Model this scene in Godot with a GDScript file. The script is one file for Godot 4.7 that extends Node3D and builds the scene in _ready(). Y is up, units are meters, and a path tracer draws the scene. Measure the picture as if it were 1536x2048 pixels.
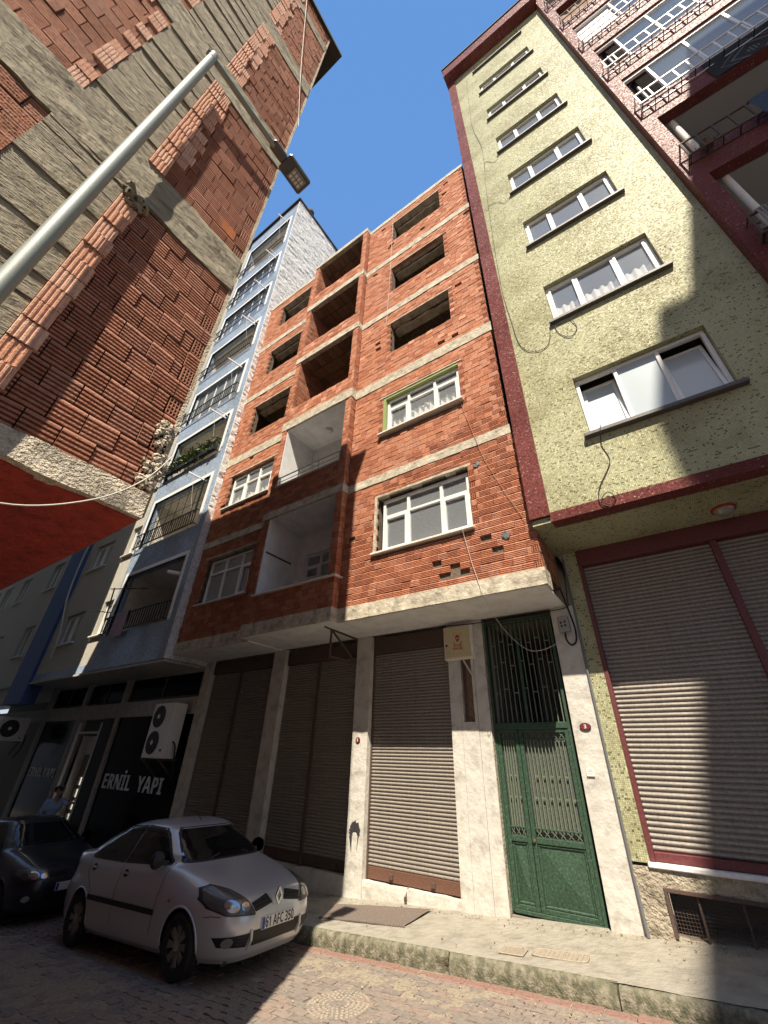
extends Node3D
# A narrow street of unplastered and mosaic-tiled apartment blocks, looked up at from the road.
# Axes: x runs along the street facades to the right, y is up, z points from the facades to the camera.

var M := {}
var rng := RandomNumberGenerator.new()
var noise := FastNoiseLite.new()
var used := {}

class Geo:
	var v := PackedVector3Array()
	var n := PackedVector3Array()
	var c := PackedColorArray()
	var uv := PackedVector2Array()
	var col := Color(1, 1, 1)
	func tri(a: Vector3, b: Vector3, d: Vector3) -> void:
		var m := (b - a).cross(d - a).normalized()
		v.append(a); v.append(d); v.append(b)
		for i in 3:
			n.append(m); c.append(col); uv.append(Vector2.ZERO)
	func tri_n(a: Vector3, b: Vector3, d: Vector3, na: Vector3, nb: Vector3, nd: Vector3) -> void:
		v.append(a); v.append(d); v.append(b)
		n.append(na); n.append(nd); n.append(nb)
		for i in 3:
			c.append(col); uv.append(Vector2.ZERO)
	func quad(a: Vector3, b: Vector3, d: Vector3, e: Vector3) -> void:
		var m := (b - a).cross(d - a)
		if m.length_squared() < 1e-14:
			m = (d - a).cross(e - a)
		m = m.normalized()
		v.append(a); v.append(d); v.append(b); v.append(a); v.append(e); v.append(d)
		for i in 6:
			n.append(m); c.append(col)
		uv.append(Vector2(0, 1)); uv.append(Vector2(1, 0)); uv.append(Vector2(1, 1))
		uv.append(Vector2(0, 1)); uv.append(Vector2(0, 0)); uv.append(Vector2(1, 0))
	func quad_n(a: Vector3, b: Vector3, d: Vector3, e: Vector3, na: Vector3, nb: Vector3, nd: Vector3, ne: Vector3) -> void:
		tri_n(a, b, d, na, nb, nd)
		tri_n(a, d, e, na, nd, ne)
	func box(p: Vector3, q: Vector3) -> void:
		obox(Transform3D(Basis(), (p + q) * 0.5), q - p)
	func obox(t: Transform3D, s: Vector3) -> void:
		var h := s * 0.5
		var k: Array[Vector3] = []
		for i in 8:
			k.append(t * Vector3(h.x if i & 1 else -h.x, h.y if i & 2 else -h.y, h.z if i & 4 else -h.z))
		quad(k[4], k[5], k[7], k[6]); quad(k[1], k[0], k[2], k[3])
		quad(k[5], k[1], k[3], k[7]); quad(k[0], k[4], k[6], k[2])
		quad(k[6], k[7], k[3], k[2]); quad(k[0], k[1], k[5], k[4])
	func bbox(p: Vector3, q: Vector3, b: float) -> void:
		# a box with its twelve edges chamfered
		tbox(Transform3D(Basis(), (p + q) * 0.5), q - p, b)
	func tbox(t: Transform3D, s: Vector3, b: float) -> void:
		var h := s * 0.5
		b = minf(b, minf(h.x, minf(h.y, h.z)) * 0.9)
		var g := h - Vector3(b, b, b)
		for ax in 3:
			var a1 := (ax + 1) % 3
			var a2 := (ax + 2) % 3
			for sg in [-1.0, 1.0]:
				var k: Array[Vector3] = []
				for q in [[-1, -1], [1, -1], [1, 1], [-1, 1]]:
					var p := Vector3()
					p[ax] = h[ax] * sg; p[a1] = g[a1] * q[0]; p[a2] = g[a2] * q[1]
					k.append(t * p)
				if sg > 0: quad(k[0], k[1], k[2], k[3])
				else: quad(k[3], k[2], k[1], k[0])
			for s1 in [-1.0, 1.0]:
				for s2 in [-1.0, 1.0]:
					var k: Array[Vector3] = []
					for e in [[-1, 0], [1, 0], [1, 1], [-1, 1]]:
						var p := Vector3()
						p[ax] = g[ax] * e[0]
						p[a1] = (h[a1] if e[1] == 0 else g[a1]) * s1
						p[a2] = (g[a2] if e[1] == 0 else h[a2]) * s2
						k.append(t * p)
					if s1 * s2 < 0: quad(k[0], k[1], k[2], k[3])
					else: quad(k[3], k[2], k[1], k[0])
	func bar(a: Vector3, b: Vector3, w: float, h: float, up := Vector3.UP) -> void:
		# a rectangular bar from a to b
		var d := b - a
		var x := d.normalized()
		if absf(x.dot(up)) > 0.99: up = Vector3(0, 0, 1)
		var z := x.cross(up).normalized()
		obox(Transform3D(Basis(x, z.cross(x), z), (a + b) * 0.5), Vector3(d.length(), h, w))
	func tube(pts: PackedVector3Array, r: float, sides := 6, r2 := -1.0, caps := true) -> void:
		if r2 < 0.0: r2 = r
		var k := pts.size()
		var ref := Vector3.UP
		var d0 := (pts[1] - pts[0]).normalized()
		if absf(d0.dot(ref)) > 0.9: ref = Vector3(1, 0, 0)
		var rings: Array[PackedVector3Array] = []
		var norms: Array[PackedVector3Array] = []
		for i in k:
			var d := (pts[mini(i + 1, k - 1)] - pts[maxi(i - 1, 0)]).normalized()
			var s := d.cross(ref).normalized()
			ref = s.cross(d).normalized()
			var rr := lerpf(r, r2, float(i) / (k - 1))
			var ring := PackedVector3Array()
			var nn := PackedVector3Array()
			for j in sides:
				var t := TAU * j / sides
				var m := s * cos(t) + ref * sin(t)
				ring.append(pts[i] + m * rr); nn.append(m)
			rings.append(ring); norms.append(nn)
		for i in k - 1:
			for j in sides:
				var l := (j + 1) % sides
				quad_n(rings[i][l], rings[i][j], rings[i + 1][j], rings[i + 1][l], norms[i][l], norms[i][j], norms[i + 1][j], norms[i + 1][l])
		if caps:
			for j in sides:
				var l := (j + 1) % sides
				tri(pts[0], rings[0][j], rings[0][l])
				tri(pts[k - 1], rings[k - 1][l], rings[k - 1][j])
	func lathe(t: Transform3D, prof: PackedVector2Array, sides := 20) -> void:
		# prof holds (radius, height) from bottom to top round the y axis of t
		for i in prof.size() - 1:
			var a := prof[i]
			var b := prof[i + 1]
			var e := (b - a)
			for j in sides:
				var t0 := TAU * j / sides
				var t1 := TAU * (j + 1) / sides
				var d0 := Vector3(cos(t0), 0, sin(t0))
				var d1 := Vector3(cos(t1), 0, sin(t1))
				var y := Vector3.UP
				var n0 := (t.basis * (d0 * e.y - y * e.x)).normalized()
				var n1 := (t.basis * (d1 * e.y - y * e.x)).normalized()
				quad_n(t * (d1 * a.x + y * a.y), t * (d0 * a.x + y * a.y), t * (d0 * b.x + y * b.y), t * (d1 * b.x + y * b.y), n1, n0, n0, n1)
	func prism(poly: PackedVector2Array, t: Transform3D, d: float) -> void:
		# a flat shape in the xy plane of t, d thick towards its +z
		if Geometry2D.is_polygon_clockwise(poly): poly.reverse()
		var k := poly.size()
		var ix := Geometry2D.triangulate_polygon(poly)
		for i in range(0, ix.size(), 3):
			var a := poly[ix[i]]; var b := poly[ix[i + 1]]; var e := poly[ix[i + 2]]
			if (b - a).cross(e - a) < 0:
				var q := b; b = e; e = q
			tri(t * Vector3(a.x, a.y, d), t * Vector3(b.x, b.y, d), t * Vector3(e.x, e.y, d))
			tri(t * Vector3(a.x, a.y, 0), t * Vector3(e.x, e.y, 0), t * Vector3(b.x, b.y, 0))
		for i in k:
			var a := poly[i]; var b := poly[(i + 1) % k]
			quad(t * Vector3(a.x, a.y, 0), t * Vector3(b.x, b.y, 0), t * Vector3(b.x, b.y, d), t * Vector3(a.x, a.y, d))
	func sheet(fn: Callable, nu: int, nv: int, smooth := true) -> void:
		# fn(u, v) gives a point for u and v in 0..1; front where du x dv points
		var p: Array[PackedVector3Array] = []
		for i in nu + 1:
			var row := PackedVector3Array()
			for j in nv + 1:
				row.append(fn.call(float(i) / nu, float(j) / nv))
			p.append(row)
		var nr: Array[PackedVector3Array] = []
		for i in nu + 1:
			var row := PackedVector3Array()
			for j in nv + 1:
				var du := p[mini(i + 1, nu)][j] - p[maxi(i - 1, 0)][j]
				var dv := p[i][mini(j + 1, nv)] - p[i][maxi(j - 1, 0)]
				row.append(du.cross(dv).normalized())
			nr.append(row)
		for i in nu:
			for j in nv:
				if smooth: quad_n(p[i][j], p[i + 1][j], p[i + 1][j + 1], p[i][j + 1], nr[i][j], nr[i + 1][j], nr[i + 1][j + 1], nr[i][j + 1])
				else: quad(p[i][j], p[i + 1][j], p[i + 1][j + 1], p[i][j + 1])
	func mesh(m: Material) -> ArrayMesh:
		var a := []
		a.resize(Mesh.ARRAY_MAX)
		a[Mesh.ARRAY_VERTEX] = v; a[Mesh.ARRAY_NORMAL] = n; a[Mesh.ARRAY_COLOR] = c; a[Mesh.ARRAY_TEX_UV] = uv
		var o := ArrayMesh.new()
		o.add_surface_from_arrays(Mesh.PRIMITIVE_TRIANGLES, a)
		o.surface_set_material(0, m)
		return o

func numbered(called: String) -> String:
	used[called] = used.get(called, -1) + 1
	return called if used[called] == 0 else "%s_%03d" % [called, used[called]]

func tag(o: Node, label: String, category: String, group := "") -> void:
	o.set_meta("label", label); o.set_meta("category", category)
	if group: o.set_meta("group", group)

func thing(called: String, label: String, category: String, at := Vector3.ZERO, turn := 0.0, group := "") -> Node3D:
	var o := Node3D.new()
	o.name = numbered(called)
	add_child(o)
	o.position = at
	o.rotation.y = turn
	tag(o, label, category, group)
	return o

func put(called: String, mesh: Mesh, parent: Node, t := Transform3D()) -> MeshInstance3D:
	var o := MeshInstance3D.new()
	o.name = called
	o.mesh = mesh
	o.transform = t
	parent.add_child(o, true)
	return o

func part(called: String, g: Geo, m: Material, parent: Node, label := "") -> MeshInstance3D:
	# the geometry of g is in world axes relative to the thing's base
	var o := put(called, g.mesh(m), parent)
	if label: o.set_meta("label", label)
	return o

func lone(called: String, g: Geo, m: Material, label: String, category: String, group := "") -> MeshInstance3D:
	var o := put(numbered(called), g.mesh(m), self)
	tag(o, label, category, group)
	return o

func struct(called: String, g: Geo, m: Material) -> MeshInstance3D:
	var o := put(called, g.mesh(m), self)
	o.set_meta("kind", "structure")
	return o

func group_part(called: String, parent: Node) -> Node3D:
	var o := Node3D.new()
	o.name = called
	parent.add_child(o, true)
	return o

# ---- materials -------------------------------------------------------------------------------
func lin(r: float, g: float, b: float) -> Color:
	return Color(r, g, b).linear_to_srgb()

func plain(r: float, g: float, b: float, rough := 0.8, metal := 0.0) -> StandardMaterial3D:
	var m := StandardMaterial3D.new()
	m.albedo_color = lin(r, g, b)
	m.roughness = rough
	m.metallic = metal
	return m

func noise_tex(freq: float, oct: int, seed_: int, ramp: Array, size := 512, kind := FastNoiseLite.TYPE_SIMPLEX_SMOOTH, bump := -1.0) -> NoiseTexture2D:
	var f := FastNoiseLite.new()
	f.noise_type = kind
	f.frequency = freq
	f.fractal_octaves = oct
	f.fractal_gain = 0.62
	f.seed = seed_
	var t := NoiseTexture2D.new()
	t.width = size; t.height = size
	t.seamless = true
	t.noise = f
	if bump > 0.0:
		t.as_normal_map = true
		t.bump_strength = bump
	else:
		var g := Gradient.new()
		var offs := PackedFloat32Array(); var cols := PackedColorArray()
		for e in ramp:
			offs.append(e[0]); cols.append(e[1])
		g.offsets = offs; g.colors = cols
		t.color_ramp = g
	return t

func shades(c: Array, lo: float, hi: float) -> Array:
	return [[0.1, lin(c[0] * lo, c[1] * lo * 0.985, c[2] * lo * 0.96)], [0.45, lin(c[0] * 0.96, c[1] * 0.96, c[2] * 0.95)], [0.6, lin(c[0], c[1], c[2])], [0.9, lin(minf(c[0] * hi, 0.95), minf(c[1] * hi, 0.95), minf(c[2] * hi, 0.95))]]

func grained(c: Array, lo: float, hi: float, metres: float, rough: float, bump := 4.0, freq := 0.012, oct := 6, seed_ := 1, vertex := false) -> StandardMaterial3D:
	# patches and grain of one colour, laid by world position
	var m := StandardMaterial3D.new()
	m.albedo_texture = noise_tex(freq, oct, seed_, shades(c, lo, hi))
	m.roughness = rough
	m.uv1_triplanar = true
	m.uv1_world_triplanar = true
	m.uv1_scale = Vector3.ONE / metres
	if bump > 0.0:
		m.normal_enabled = true
		m.normal_texture = noise_tex(freq * 3.0, 5, seed_ + 50, [], 512, FastNoiseLite.TYPE_SIMPLEX_SMOOTH, bump)
	m.vertex_color_use_as_albedo = vertex
	return m

func mosaic(base: Array, odd: Array, odd_share: float, spread: float, seed_: int, cell: float, rough: float, run := 0.35) -> StandardMaterial3D:
	# small glazed tiles in grout, a few of them of another colour, each set at its own slight tilt
	var k := 256
	var px := 4
	var r := RandomNumberGenerator.new()
	r.seed = seed_
	var size := k * px
	var al := PackedByteArray(); al.resize(size * size * 3)
	var nm := PackedByteArray(); nm.resize(size * size * 3)
	var was := false
	var gr := lin(base[0] * 0.6, base[1] * 0.6, base[2] * 0.55)
	for ty in k:
		for tx in k:
			var is_odd := r.randf() < (run if was else odd_share)
			was = is_odd
			var s := 1.0 + r.randf_range(-spread, spread)
			var w := r.randf_range(-0.04, 0.04)
			var cc := lin(odd[0] * s, odd[1] * s, odd[2] * s) if is_odd else lin(base[0] * s * (1 + w), base[1] * s, base[2] * s * (1 - w * 2.0))
			var nx := 128 + int(r.randfn(0, 12.0)); var ny := 128 + int(r.randfn(0, 12.0))
			for j in px:
				for i in px:
					var o := ((ty * px + j) * size + tx * px + i) * 3
					var q := gr if (i == px - 1 or j == px - 1) else cc
					al[o] = int(q.r * 255); al[o + 1] = int(q.g * 255); al[o + 2] = int(q.b * 255)
					nm[o] = clampi(nx, 0, 255); nm[o + 1] = clampi(ny, 0, 255); nm[o + 2] = 250
	var m := StandardMaterial3D.new()
	m.albedo_texture = ImageTexture.create_from_image(Image.create_from_data(size, size, false, Image.FORMAT_RGB8, al))
	m.normal_enabled = true
	m.normal_texture = ImageTexture.create_from_image(Image.create_from_data(size, size, false, Image.FORMAT_RGB8, nm))
	m.roughness = rough
	m.metallic_specular = 0.14
	m.uv1_triplanar = true
	m.uv1_world_triplanar = true
	m.uv1_scale = Vector3.ONE / (k * cell)
	# weathered patches over the tiles
	m.detail_enabled = true
	m.detail_blend_mode = BaseMaterial3D.BLEND_MODE_MUL
	m.detail_albedo = noise_tex(0.006, 6, seed_ + 300, [[0.2, Color(0.88, 0.87, 0.84)], [0.5, Color(0.97, 0.97, 0.96)], [0.8, Color(1, 1, 1)]], 512)
	return m

func pane(r: float, g: float, b: float, alpha: float) -> StandardMaterial3D:
	var m := plain(r, g, b, 0.02)
	m.albedo_color.a = alpha
	m.transparency = BaseMaterial3D.TRANSPARENCY_ALPHA
	m.metallic_specular = 0.8
	return m

func make_materials() -> void:
	M.brick = grained([1.0, 1.0, 1.0], 0.55, 1.1, 0.7, 0.85, 2.0, 0.02, 6, 3, true)
	M.brick.albedo_texture = noise_tex(0.02, 6, 3, [[0.1, lin(0.62, 0.56, 0.52)], [0.45, lin(0.9, 0.88, 0.86)], [0.9, lin(1, 1, 1)]])
	M.mortar = grained([0.182, 0.14, 0.105], 0.5, 1.5, 0.9, 0.95, 6.0, 0.03, 6, 4)
	M.concrete = grained([0.504, 0.455, 0.357], 0.5, 1.35, 1.7, 0.9, 2.6, 0.012, 7, 5)
	M.boarded = boards()
	M.rubble = grained([0.56, 0.497, 0.385], 0.5, 1.3, 0.8, 0.95, 12.0, 0.02, 7, 7)
	M.white_paint = grained([0.595, 0.572, 0.52], 0.7, 1.08, 1.9, 0.75, 1.4, 0.012, 7, 8)
	M.grey_ceiling = plain(0.34, 0.335, 0.33, 0.8)
	M.ceiling = grained([0.8, 0.8, 0.798], 0.85, 1.05, 2.0, 0.8, 0.8, 0.01, 5, 9)
	M.plaster_in = grained([0.8, 0.8, 0.8], 0.9, 1.05, 2.0, 0.8, 0.6, 0.01, 5, 10)
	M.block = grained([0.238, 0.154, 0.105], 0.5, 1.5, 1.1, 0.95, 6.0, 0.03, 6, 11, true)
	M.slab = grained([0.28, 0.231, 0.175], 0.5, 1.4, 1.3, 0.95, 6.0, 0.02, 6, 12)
	M.room = plain(0.42, 0.40, 0.37, 0.95)
	M.sill_dark = grained([0.11, 0.10, 0.09], 0.7, 1.4, 0.5, 0.5, 1.5, 0.03, 5, 15)
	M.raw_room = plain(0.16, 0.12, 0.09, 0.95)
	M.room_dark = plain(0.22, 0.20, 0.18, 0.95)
	M.frame = grained([0.8, 0.8, 0.78], 0.94, 1.02, 0.8, 0.35, 0.0, 0.02, 4, 13)
	M.sill = grained([0.77, 0.728, 0.644], 0.7, 1.15, 0.6, 0.6, 2.0, 0.03, 6, 14)
	M.glass = pane(0.75, 0.82, 0.88, 0.10)
	M.glass.metallic = 0.22
	M.curtain = plain(0.72, 0.71, 0.68, 0.9)
	M.curtain.backlight = Color(0.5, 0.5, 0.5)
	M.frosted = plain(0.45, 0.52, 0.56, 0.25)
	M.yellow = mosaic([0.53, 0.525, 0.35], [0.15, 0.135, 0.075], 0.065, 0.12, 21, 0.022, 0.40, 0.25)
	M.burgundy = mosaic([0.215, 0.07, 0.068], [0.36, 0.27, 0.24], 0.03, 0.2, 22, 0.022, 0.38, 0.05)
	M.bluetile = mosaic([0.35, 0.448, 0.63], [0.46, 0.50, 0.55], 0.20, 0.28, 23, 0.03, 0.35, 0.3)
	M.bluestripe = grained([0.049, 0.098, 0.266], 0.7, 1.3, 0.6, 0.7, 2.0, 0.04, 5, 24)
	M.creamwall = grained([0.58, 0.555, 0.48], 0.75, 1.15, 0.5, 0.9, 8.0, 0.05, 6, 25)
	M.stucco = grained([0.8, 0.8, 0.784], 0.62, 1.15, 1.4, 0.95, 14.0, 0.02, 5, 26)
	M.trim = grained([0.8, 0.8, 0.8], 0.85, 1.05, 0.8, 0.7, 1.5, 0.02, 5, 27)
	M.iron = plain(0.015, 0.022, 0.024, 0.5, 0.2)
	M.rust_iron = grained([0.098, 0.063, 0.049], 0.5, 1.8, 0.4, 0.75, 3.0, 0.04, 6, 28)
	M.redsoffit = grained([0.364, 0.0448, 0.028], 0.55, 1.25, 1.1, 0.8, 5.0, 0.012, 6, 29)
	M.burg_paint = grained([0.14, 0.0336, 0.0364], 0.7, 1.25, 0.8, 0.55, 1.5, 0.03, 6, 30)
	M.shutter = grained([0.30, 0.268, 0.236], 0.6, 1.25, 0.7, 0.55, 1.5, 0.03, 6, 31)
	M.shutter.metallic = 0.15
	M.shutter_dark = grained([0.31, 0.255, 0.21], 0.65, 1.25, 0.7, 0.55, 1.5, 0.03, 6, 32)
	M.rust = grained([0.15, 0.07, 0.045], 0.4, 2.2, 0.35, 0.8, 4.0, 0.04, 6, 33)
	M.bar_paint = grained([0.14, 0.175, 0.123], 0.5, 1.5, 0.4, 0.6, 1.5, 0.03, 6, 49)
	M.green_paint = grained([0.03, 0.068, 0.04], 0.4, 2.3, 0.6, 0.62, 1.5, 0.03, 7, 34)
	M.glass_dusty = grained([0.105, 0.115, 0.101], 0.7, 1.6, 0.6, 0.35, 0.0, 0.03, 6, 35)
	M.galv = grained([0.27, 0.305, 0.28], 0.68, 1.22, 0.25, 0.55, 1.0, 0.05, 4, 36)
	M.galv.metallic = 0.15
	M.lamp_body = plain(0.10, 0.11, 0.11, 0.5, 0.3)
	M.lens = plain(0.30, 0.30, 0.27, 0.15)
	M.cable = plain(0.012, 0.012, 0.012, 0.6)
	M.cable_white = plain(0.55, 0.52, 0.45, 0.6)
	M.pipe = plain(0.14, 0.145, 0.15, 0.5)
	M.road = grained([0.224, 0.189, 0.154], 0.6, 1.3, 1.2, 0.95, 6.0, 0.03, 6, 37)
	M.paver = grained([1, 1, 1], 0.6, 1.05, 1.0, 0.92, 4.0, 0.03, 6, 38, true)
	M.paver.albedo_texture = noise_tex(0.03, 6, 38, [[0.1, lin(0.62, 0.6, 0.58)], [0.5, lin(0.9, 0.9, 0.9)], [0.9, lin(1, 1, 1)]])
	M.dirt = grained([0.364, 0.308, 0.231], 0.6, 1.3, 0.8, 1.0, 10.0, 0.03, 7, 39)
	M.pavement = grained([0.315, 0.29, 0.24], 0.72, 1.15, 2.2, 0.95, 4.5, 0.012, 8, 40)
	M.kerb = grained([0.27, 0.25, 0.165], 0.45, 1.5, 0.9, 0.95, 5.0, 0.02, 7, 41)
	M.kerb.albedo_texture = noise_tex(0.016, 7, 41, [[0.15, lin(0.084, 0.0812, 0.0588)], [0.42, lin(0.14, 0.137, 0.084)], [0.58, lin(0.217, 0.199, 0.147)], [0.9, lin(0.322, 0.287, 0.224)]])
	M.base_wall = grained([0.378, 0.329, 0.252], 0.5, 1.35, 1.2, 0.95, 12.0, 0.014, 7, 42)
	M.beige_steel = grained([0.588, 0.504, 0.308], 0.8, 1.1, 0.6, 0.5, 0.5, 0.03, 5, 43)
	M.red_ink = plain(0.45, 0.04, 0.03, 0.7)
	M.white_plate = plain(0.75, 0.74, 0.70, 0.4)
	M.black = plain(0.01, 0.01, 0.01, 0.5)
	M.ac = grained([0.8, 0.8, 0.77], 0.85, 1.06, 0.7, 0.5, 0.0, 0.02, 5, 44)
	M.mat = grained([0.168, 0.133, 0.112], 0.55, 1.7, 0.5, 0.9, 4.0, 0.03, 6, 45)
	M.eave = plain(0.03, 0.028, 0.026, 0.8)
	M.leaf = plain(0.10, 0.14, 0.035, 0.7)
	M.leaf.backlight = Color(0.3, 0.4, 0.1)
	M.shopglass = plain(0.006, 0.006, 0.007, 0.12)
	M.shopglass.metallic_specular = 0.2
	M.lime = grained([0.28, 0.33, 0.12], 0.85, 1.1, 0.6, 0.7, 1.0, 0.02, 5, 46)
	M.letter = plain(0.62, 0.62, 0.62, 0.6)
	M.greywall = grained([0.42, 0.406, 0.378], 0.75, 1.15, 1.6, 0.9, 4.0, 0.012, 7, 47)
	M.tower = grained([0.7, 0.658, 0.588], 0.8, 1.1, 2.0, 0.9, 2.0, 0.012, 6, 48)

func boards() -> StandardMaterial3D:
	# concrete cast against rough boards: grain drawn out along the boards
	var m := grained([0.285, 0.25, 0.18], 0.45, 1.35, 1.0, 0.95, 5.0, 0.014, 7, 6)
	m.uv1_scale = Vector3(0.6, 1.9, 0.42)
	return m

# ---- walls and bricks ------------------------------------------------------------------------
func wall(g: Geo, f: Transform3D, w: float, h: float, t: float, holes: Array) -> void:
	# a wall of thickness t behind the plane of f (u = x, v = y, out = z), pierced by the rects in holes
	var xs := [0.0, w]; var ys := [0.0, h]
	for r in holes:
		for e in [r.position.x, r.end.x]:
			if e > 0.001 and e < w - 0.001 and not xs.has(e): xs.append(e)
		for e in [r.position.y, r.end.y]:
			if e > 0.001 and e < h - 0.001 and not ys.has(e): ys.append(e)
	xs.sort(); ys.sort()
	var nx := xs.size() - 1; var ny := ys.size() - 1
	var full := func(i: int, j: int) -> bool:
		if i < 0 or j < 0 or i >= nx or j >= ny: return false
		var p := Vector2((xs[i] + xs[i + 1]) * 0.5, (ys[j] + ys[j + 1]) * 0.5)
		for r in holes:
			if r.has_point(p): return false
		return true
	for i in nx:
		for j in ny:
			if not full.call(i, j): continue
			var a: float = xs[i]; var b: float = xs[i + 1]; var c: float = ys[j]; var d: float = ys[j + 1]
			g.quad(f * Vector3(a, c, 0), f * Vector3(b, c, 0), f * Vector3(b, d, 0), f * Vector3(a, d, 0))
			g.quad(f * Vector3(b, c, -t), f * Vector3(a, c, -t), f * Vector3(a, d, -t), f * Vector3(b, d, -t))
			if not full.call(i + 1, j): g.quad(f * Vector3(b, c, 0), f * Vector3(b, c, -t), f * Vector3(b, d, -t), f * Vector3(b, d, 0))
			if not full.call(i - 1, j): g.quad(f * Vector3(a, c, -t), f * Vector3(a, c, 0), f * Vector3(a, d, 0), f * Vector3(a, d, -t))
			if not full.call(i, j + 1): g.quad(f * Vector3(a, d, 0), f * Vector3(b, d, 0), f * Vector3(b, d, -t), f * Vector3(a, d, -t))
			if not full.call(i, j - 1): g.quad(f * Vector3(a, c, -t), f * Vector3(b, c, -t), f * Vector3(b, c, 0), f * Vector3(a, c, 0))

func rib_brick(ribs: int, groove: float, tone: Color, across := false) -> ArrayMesh:
	# hollow clay block, 1 x 1 face in the xy plane, ribbed along its length, 0.09 deep behind z = 0
	var g := Geo.new()
	g.col = tone
	var p := 1.0 / ribs
	var zs := [-0.004]
	var ys := [0.0]
	for i in ribs:
		var y0 := i * p
		ys.append_array([y0 + p * 0.06, y0 + p * 0.16, y0 + p * 0.54, y0 + p * 0.80])
		zs.append_array([-groove if i > 0 else -0.004, 0.0, 0.0, -groove if i < ribs - 1 else -0.003])
	ys.append(1.0); zs.append(-0.005)
	var P := func(x: float, y: float, z: float) -> Vector3:
		return Vector3(y - 0.5, 0.5 - x, z) if across else Vector3(x - 0.5, y - 0.5, z)
	for i in ys.size() - 1:
		g.quad(P.call(0.0, ys[i], zs[i]), P.call(1.0, ys[i], zs[i]), P.call(1.0, ys[i + 1], zs[i + 1]), P.call(0.0, ys[i + 1], zs[i + 1]))
	var d := -0.09
	g.quad(P.call(1.0, 0.0, -0.004), P.call(1.0, 0.0, d), P.call(1.0, 1.0, d), P.call(1.0, 1.0, -0.004))
	g.quad(P.call(0.0, 0.0, d), P.call(0.0, 0.0, -0.004), P.call(0.0, 1.0, -0.004), P.call(0.0, 1.0, d))
	g.quad(P.call(0.0, 1.0, -0.005), P.call(1.0, 1.0, -0.005), P.call(1.0, 1.0, d), P.call(0.0, 1.0, d))
	g.quad(P.call(0.0, 0.0, d), P.call(1.0, 0.0, d), P.call(1.0, 0.0, -0.004), P.call(0.0, 0.0, -0.004))
	return g.mesh(M.brick)

func hole_brick(tone: Color, nx: int, ny: int) -> ArrayMesh:
	# the open end of a hollow block: a grid of webs round square cells
	var g := Geo.new()
	g.col = tone
	var w := 0.17
	for i in nx + 1:
		var x := -0.5 + (1.0 - w * 0.4) * i / nx
		g.box(Vector3(x, -0.5, -0.09), Vector3(x + w * 0.4, 0.5, 0))
	for j in ny + 1:
		var y := -0.5 + (1.0 - w * 0.4) * j / ny
		g.box(Vector3(-0.5, y, -0.09), Vector3(0.5, y + w * 0.4, -0.002))
		g.quad(Vector3(-0.5, -0.5, -0.088), Vector3(0.5, -0.5, -0.088), Vector3(0.5, 0.5, -0.088), Vector3(-0.5, 0.5, -0.088))
	return g.mesh(M.brick)

var clay := {}
func make_bricks() -> void:
	var tones := [Color(0.545, 0.222, 0.125), Color(0.60, 0.255, 0.148), Color(0.50, 0.198, 0.112), Color(0.63, 0.30, 0.19), Color(0.45, 0.175, 0.10), Color(0.56, 0.27, 0.178)]
	clay.main = []
	for t in tones: clay.main.append(rib_brick(4, 0.011, t))
	clay.pale = [rib_brick(4, 0.004, Color(0.784, 0.378, 0.238)), rib_brick(4, 0.004, Color(0.84, 0.434, 0.294))]
	clay.hole = [hole_brick(tones[0], 3, 3), hole_brick(tones[2], 3, 3)]
	var tl := [Color(0.42, 0.19, 0.12), Color(0.465, 0.215, 0.14), Color(0.375, 0.165, 0.105), Color(0.50, 0.245, 0.165), Color(0.43, 0.215, 0.15)]
	clay.left = []
	for t in tl: clay.left.append(rib_brick(5, 0.016, t))
	clay.lefthole = [hole_brick(tl[0], 4, 4), hole_brick(tl[2], 4, 4)]
	clay.side = [rib_brick(5, 0.006, Color(0.7, 0.392, 0.266), true), rib_brick(5, 0.006, Color(0.756, 0.462, 0.329), true), rib_brick(4, 0.005, Color(0.644, 0.322, 0.203), true)]
	clay.orange = [rib_brick(7, 0.002, Color(0.588, 0.196, 0.056))]

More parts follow.
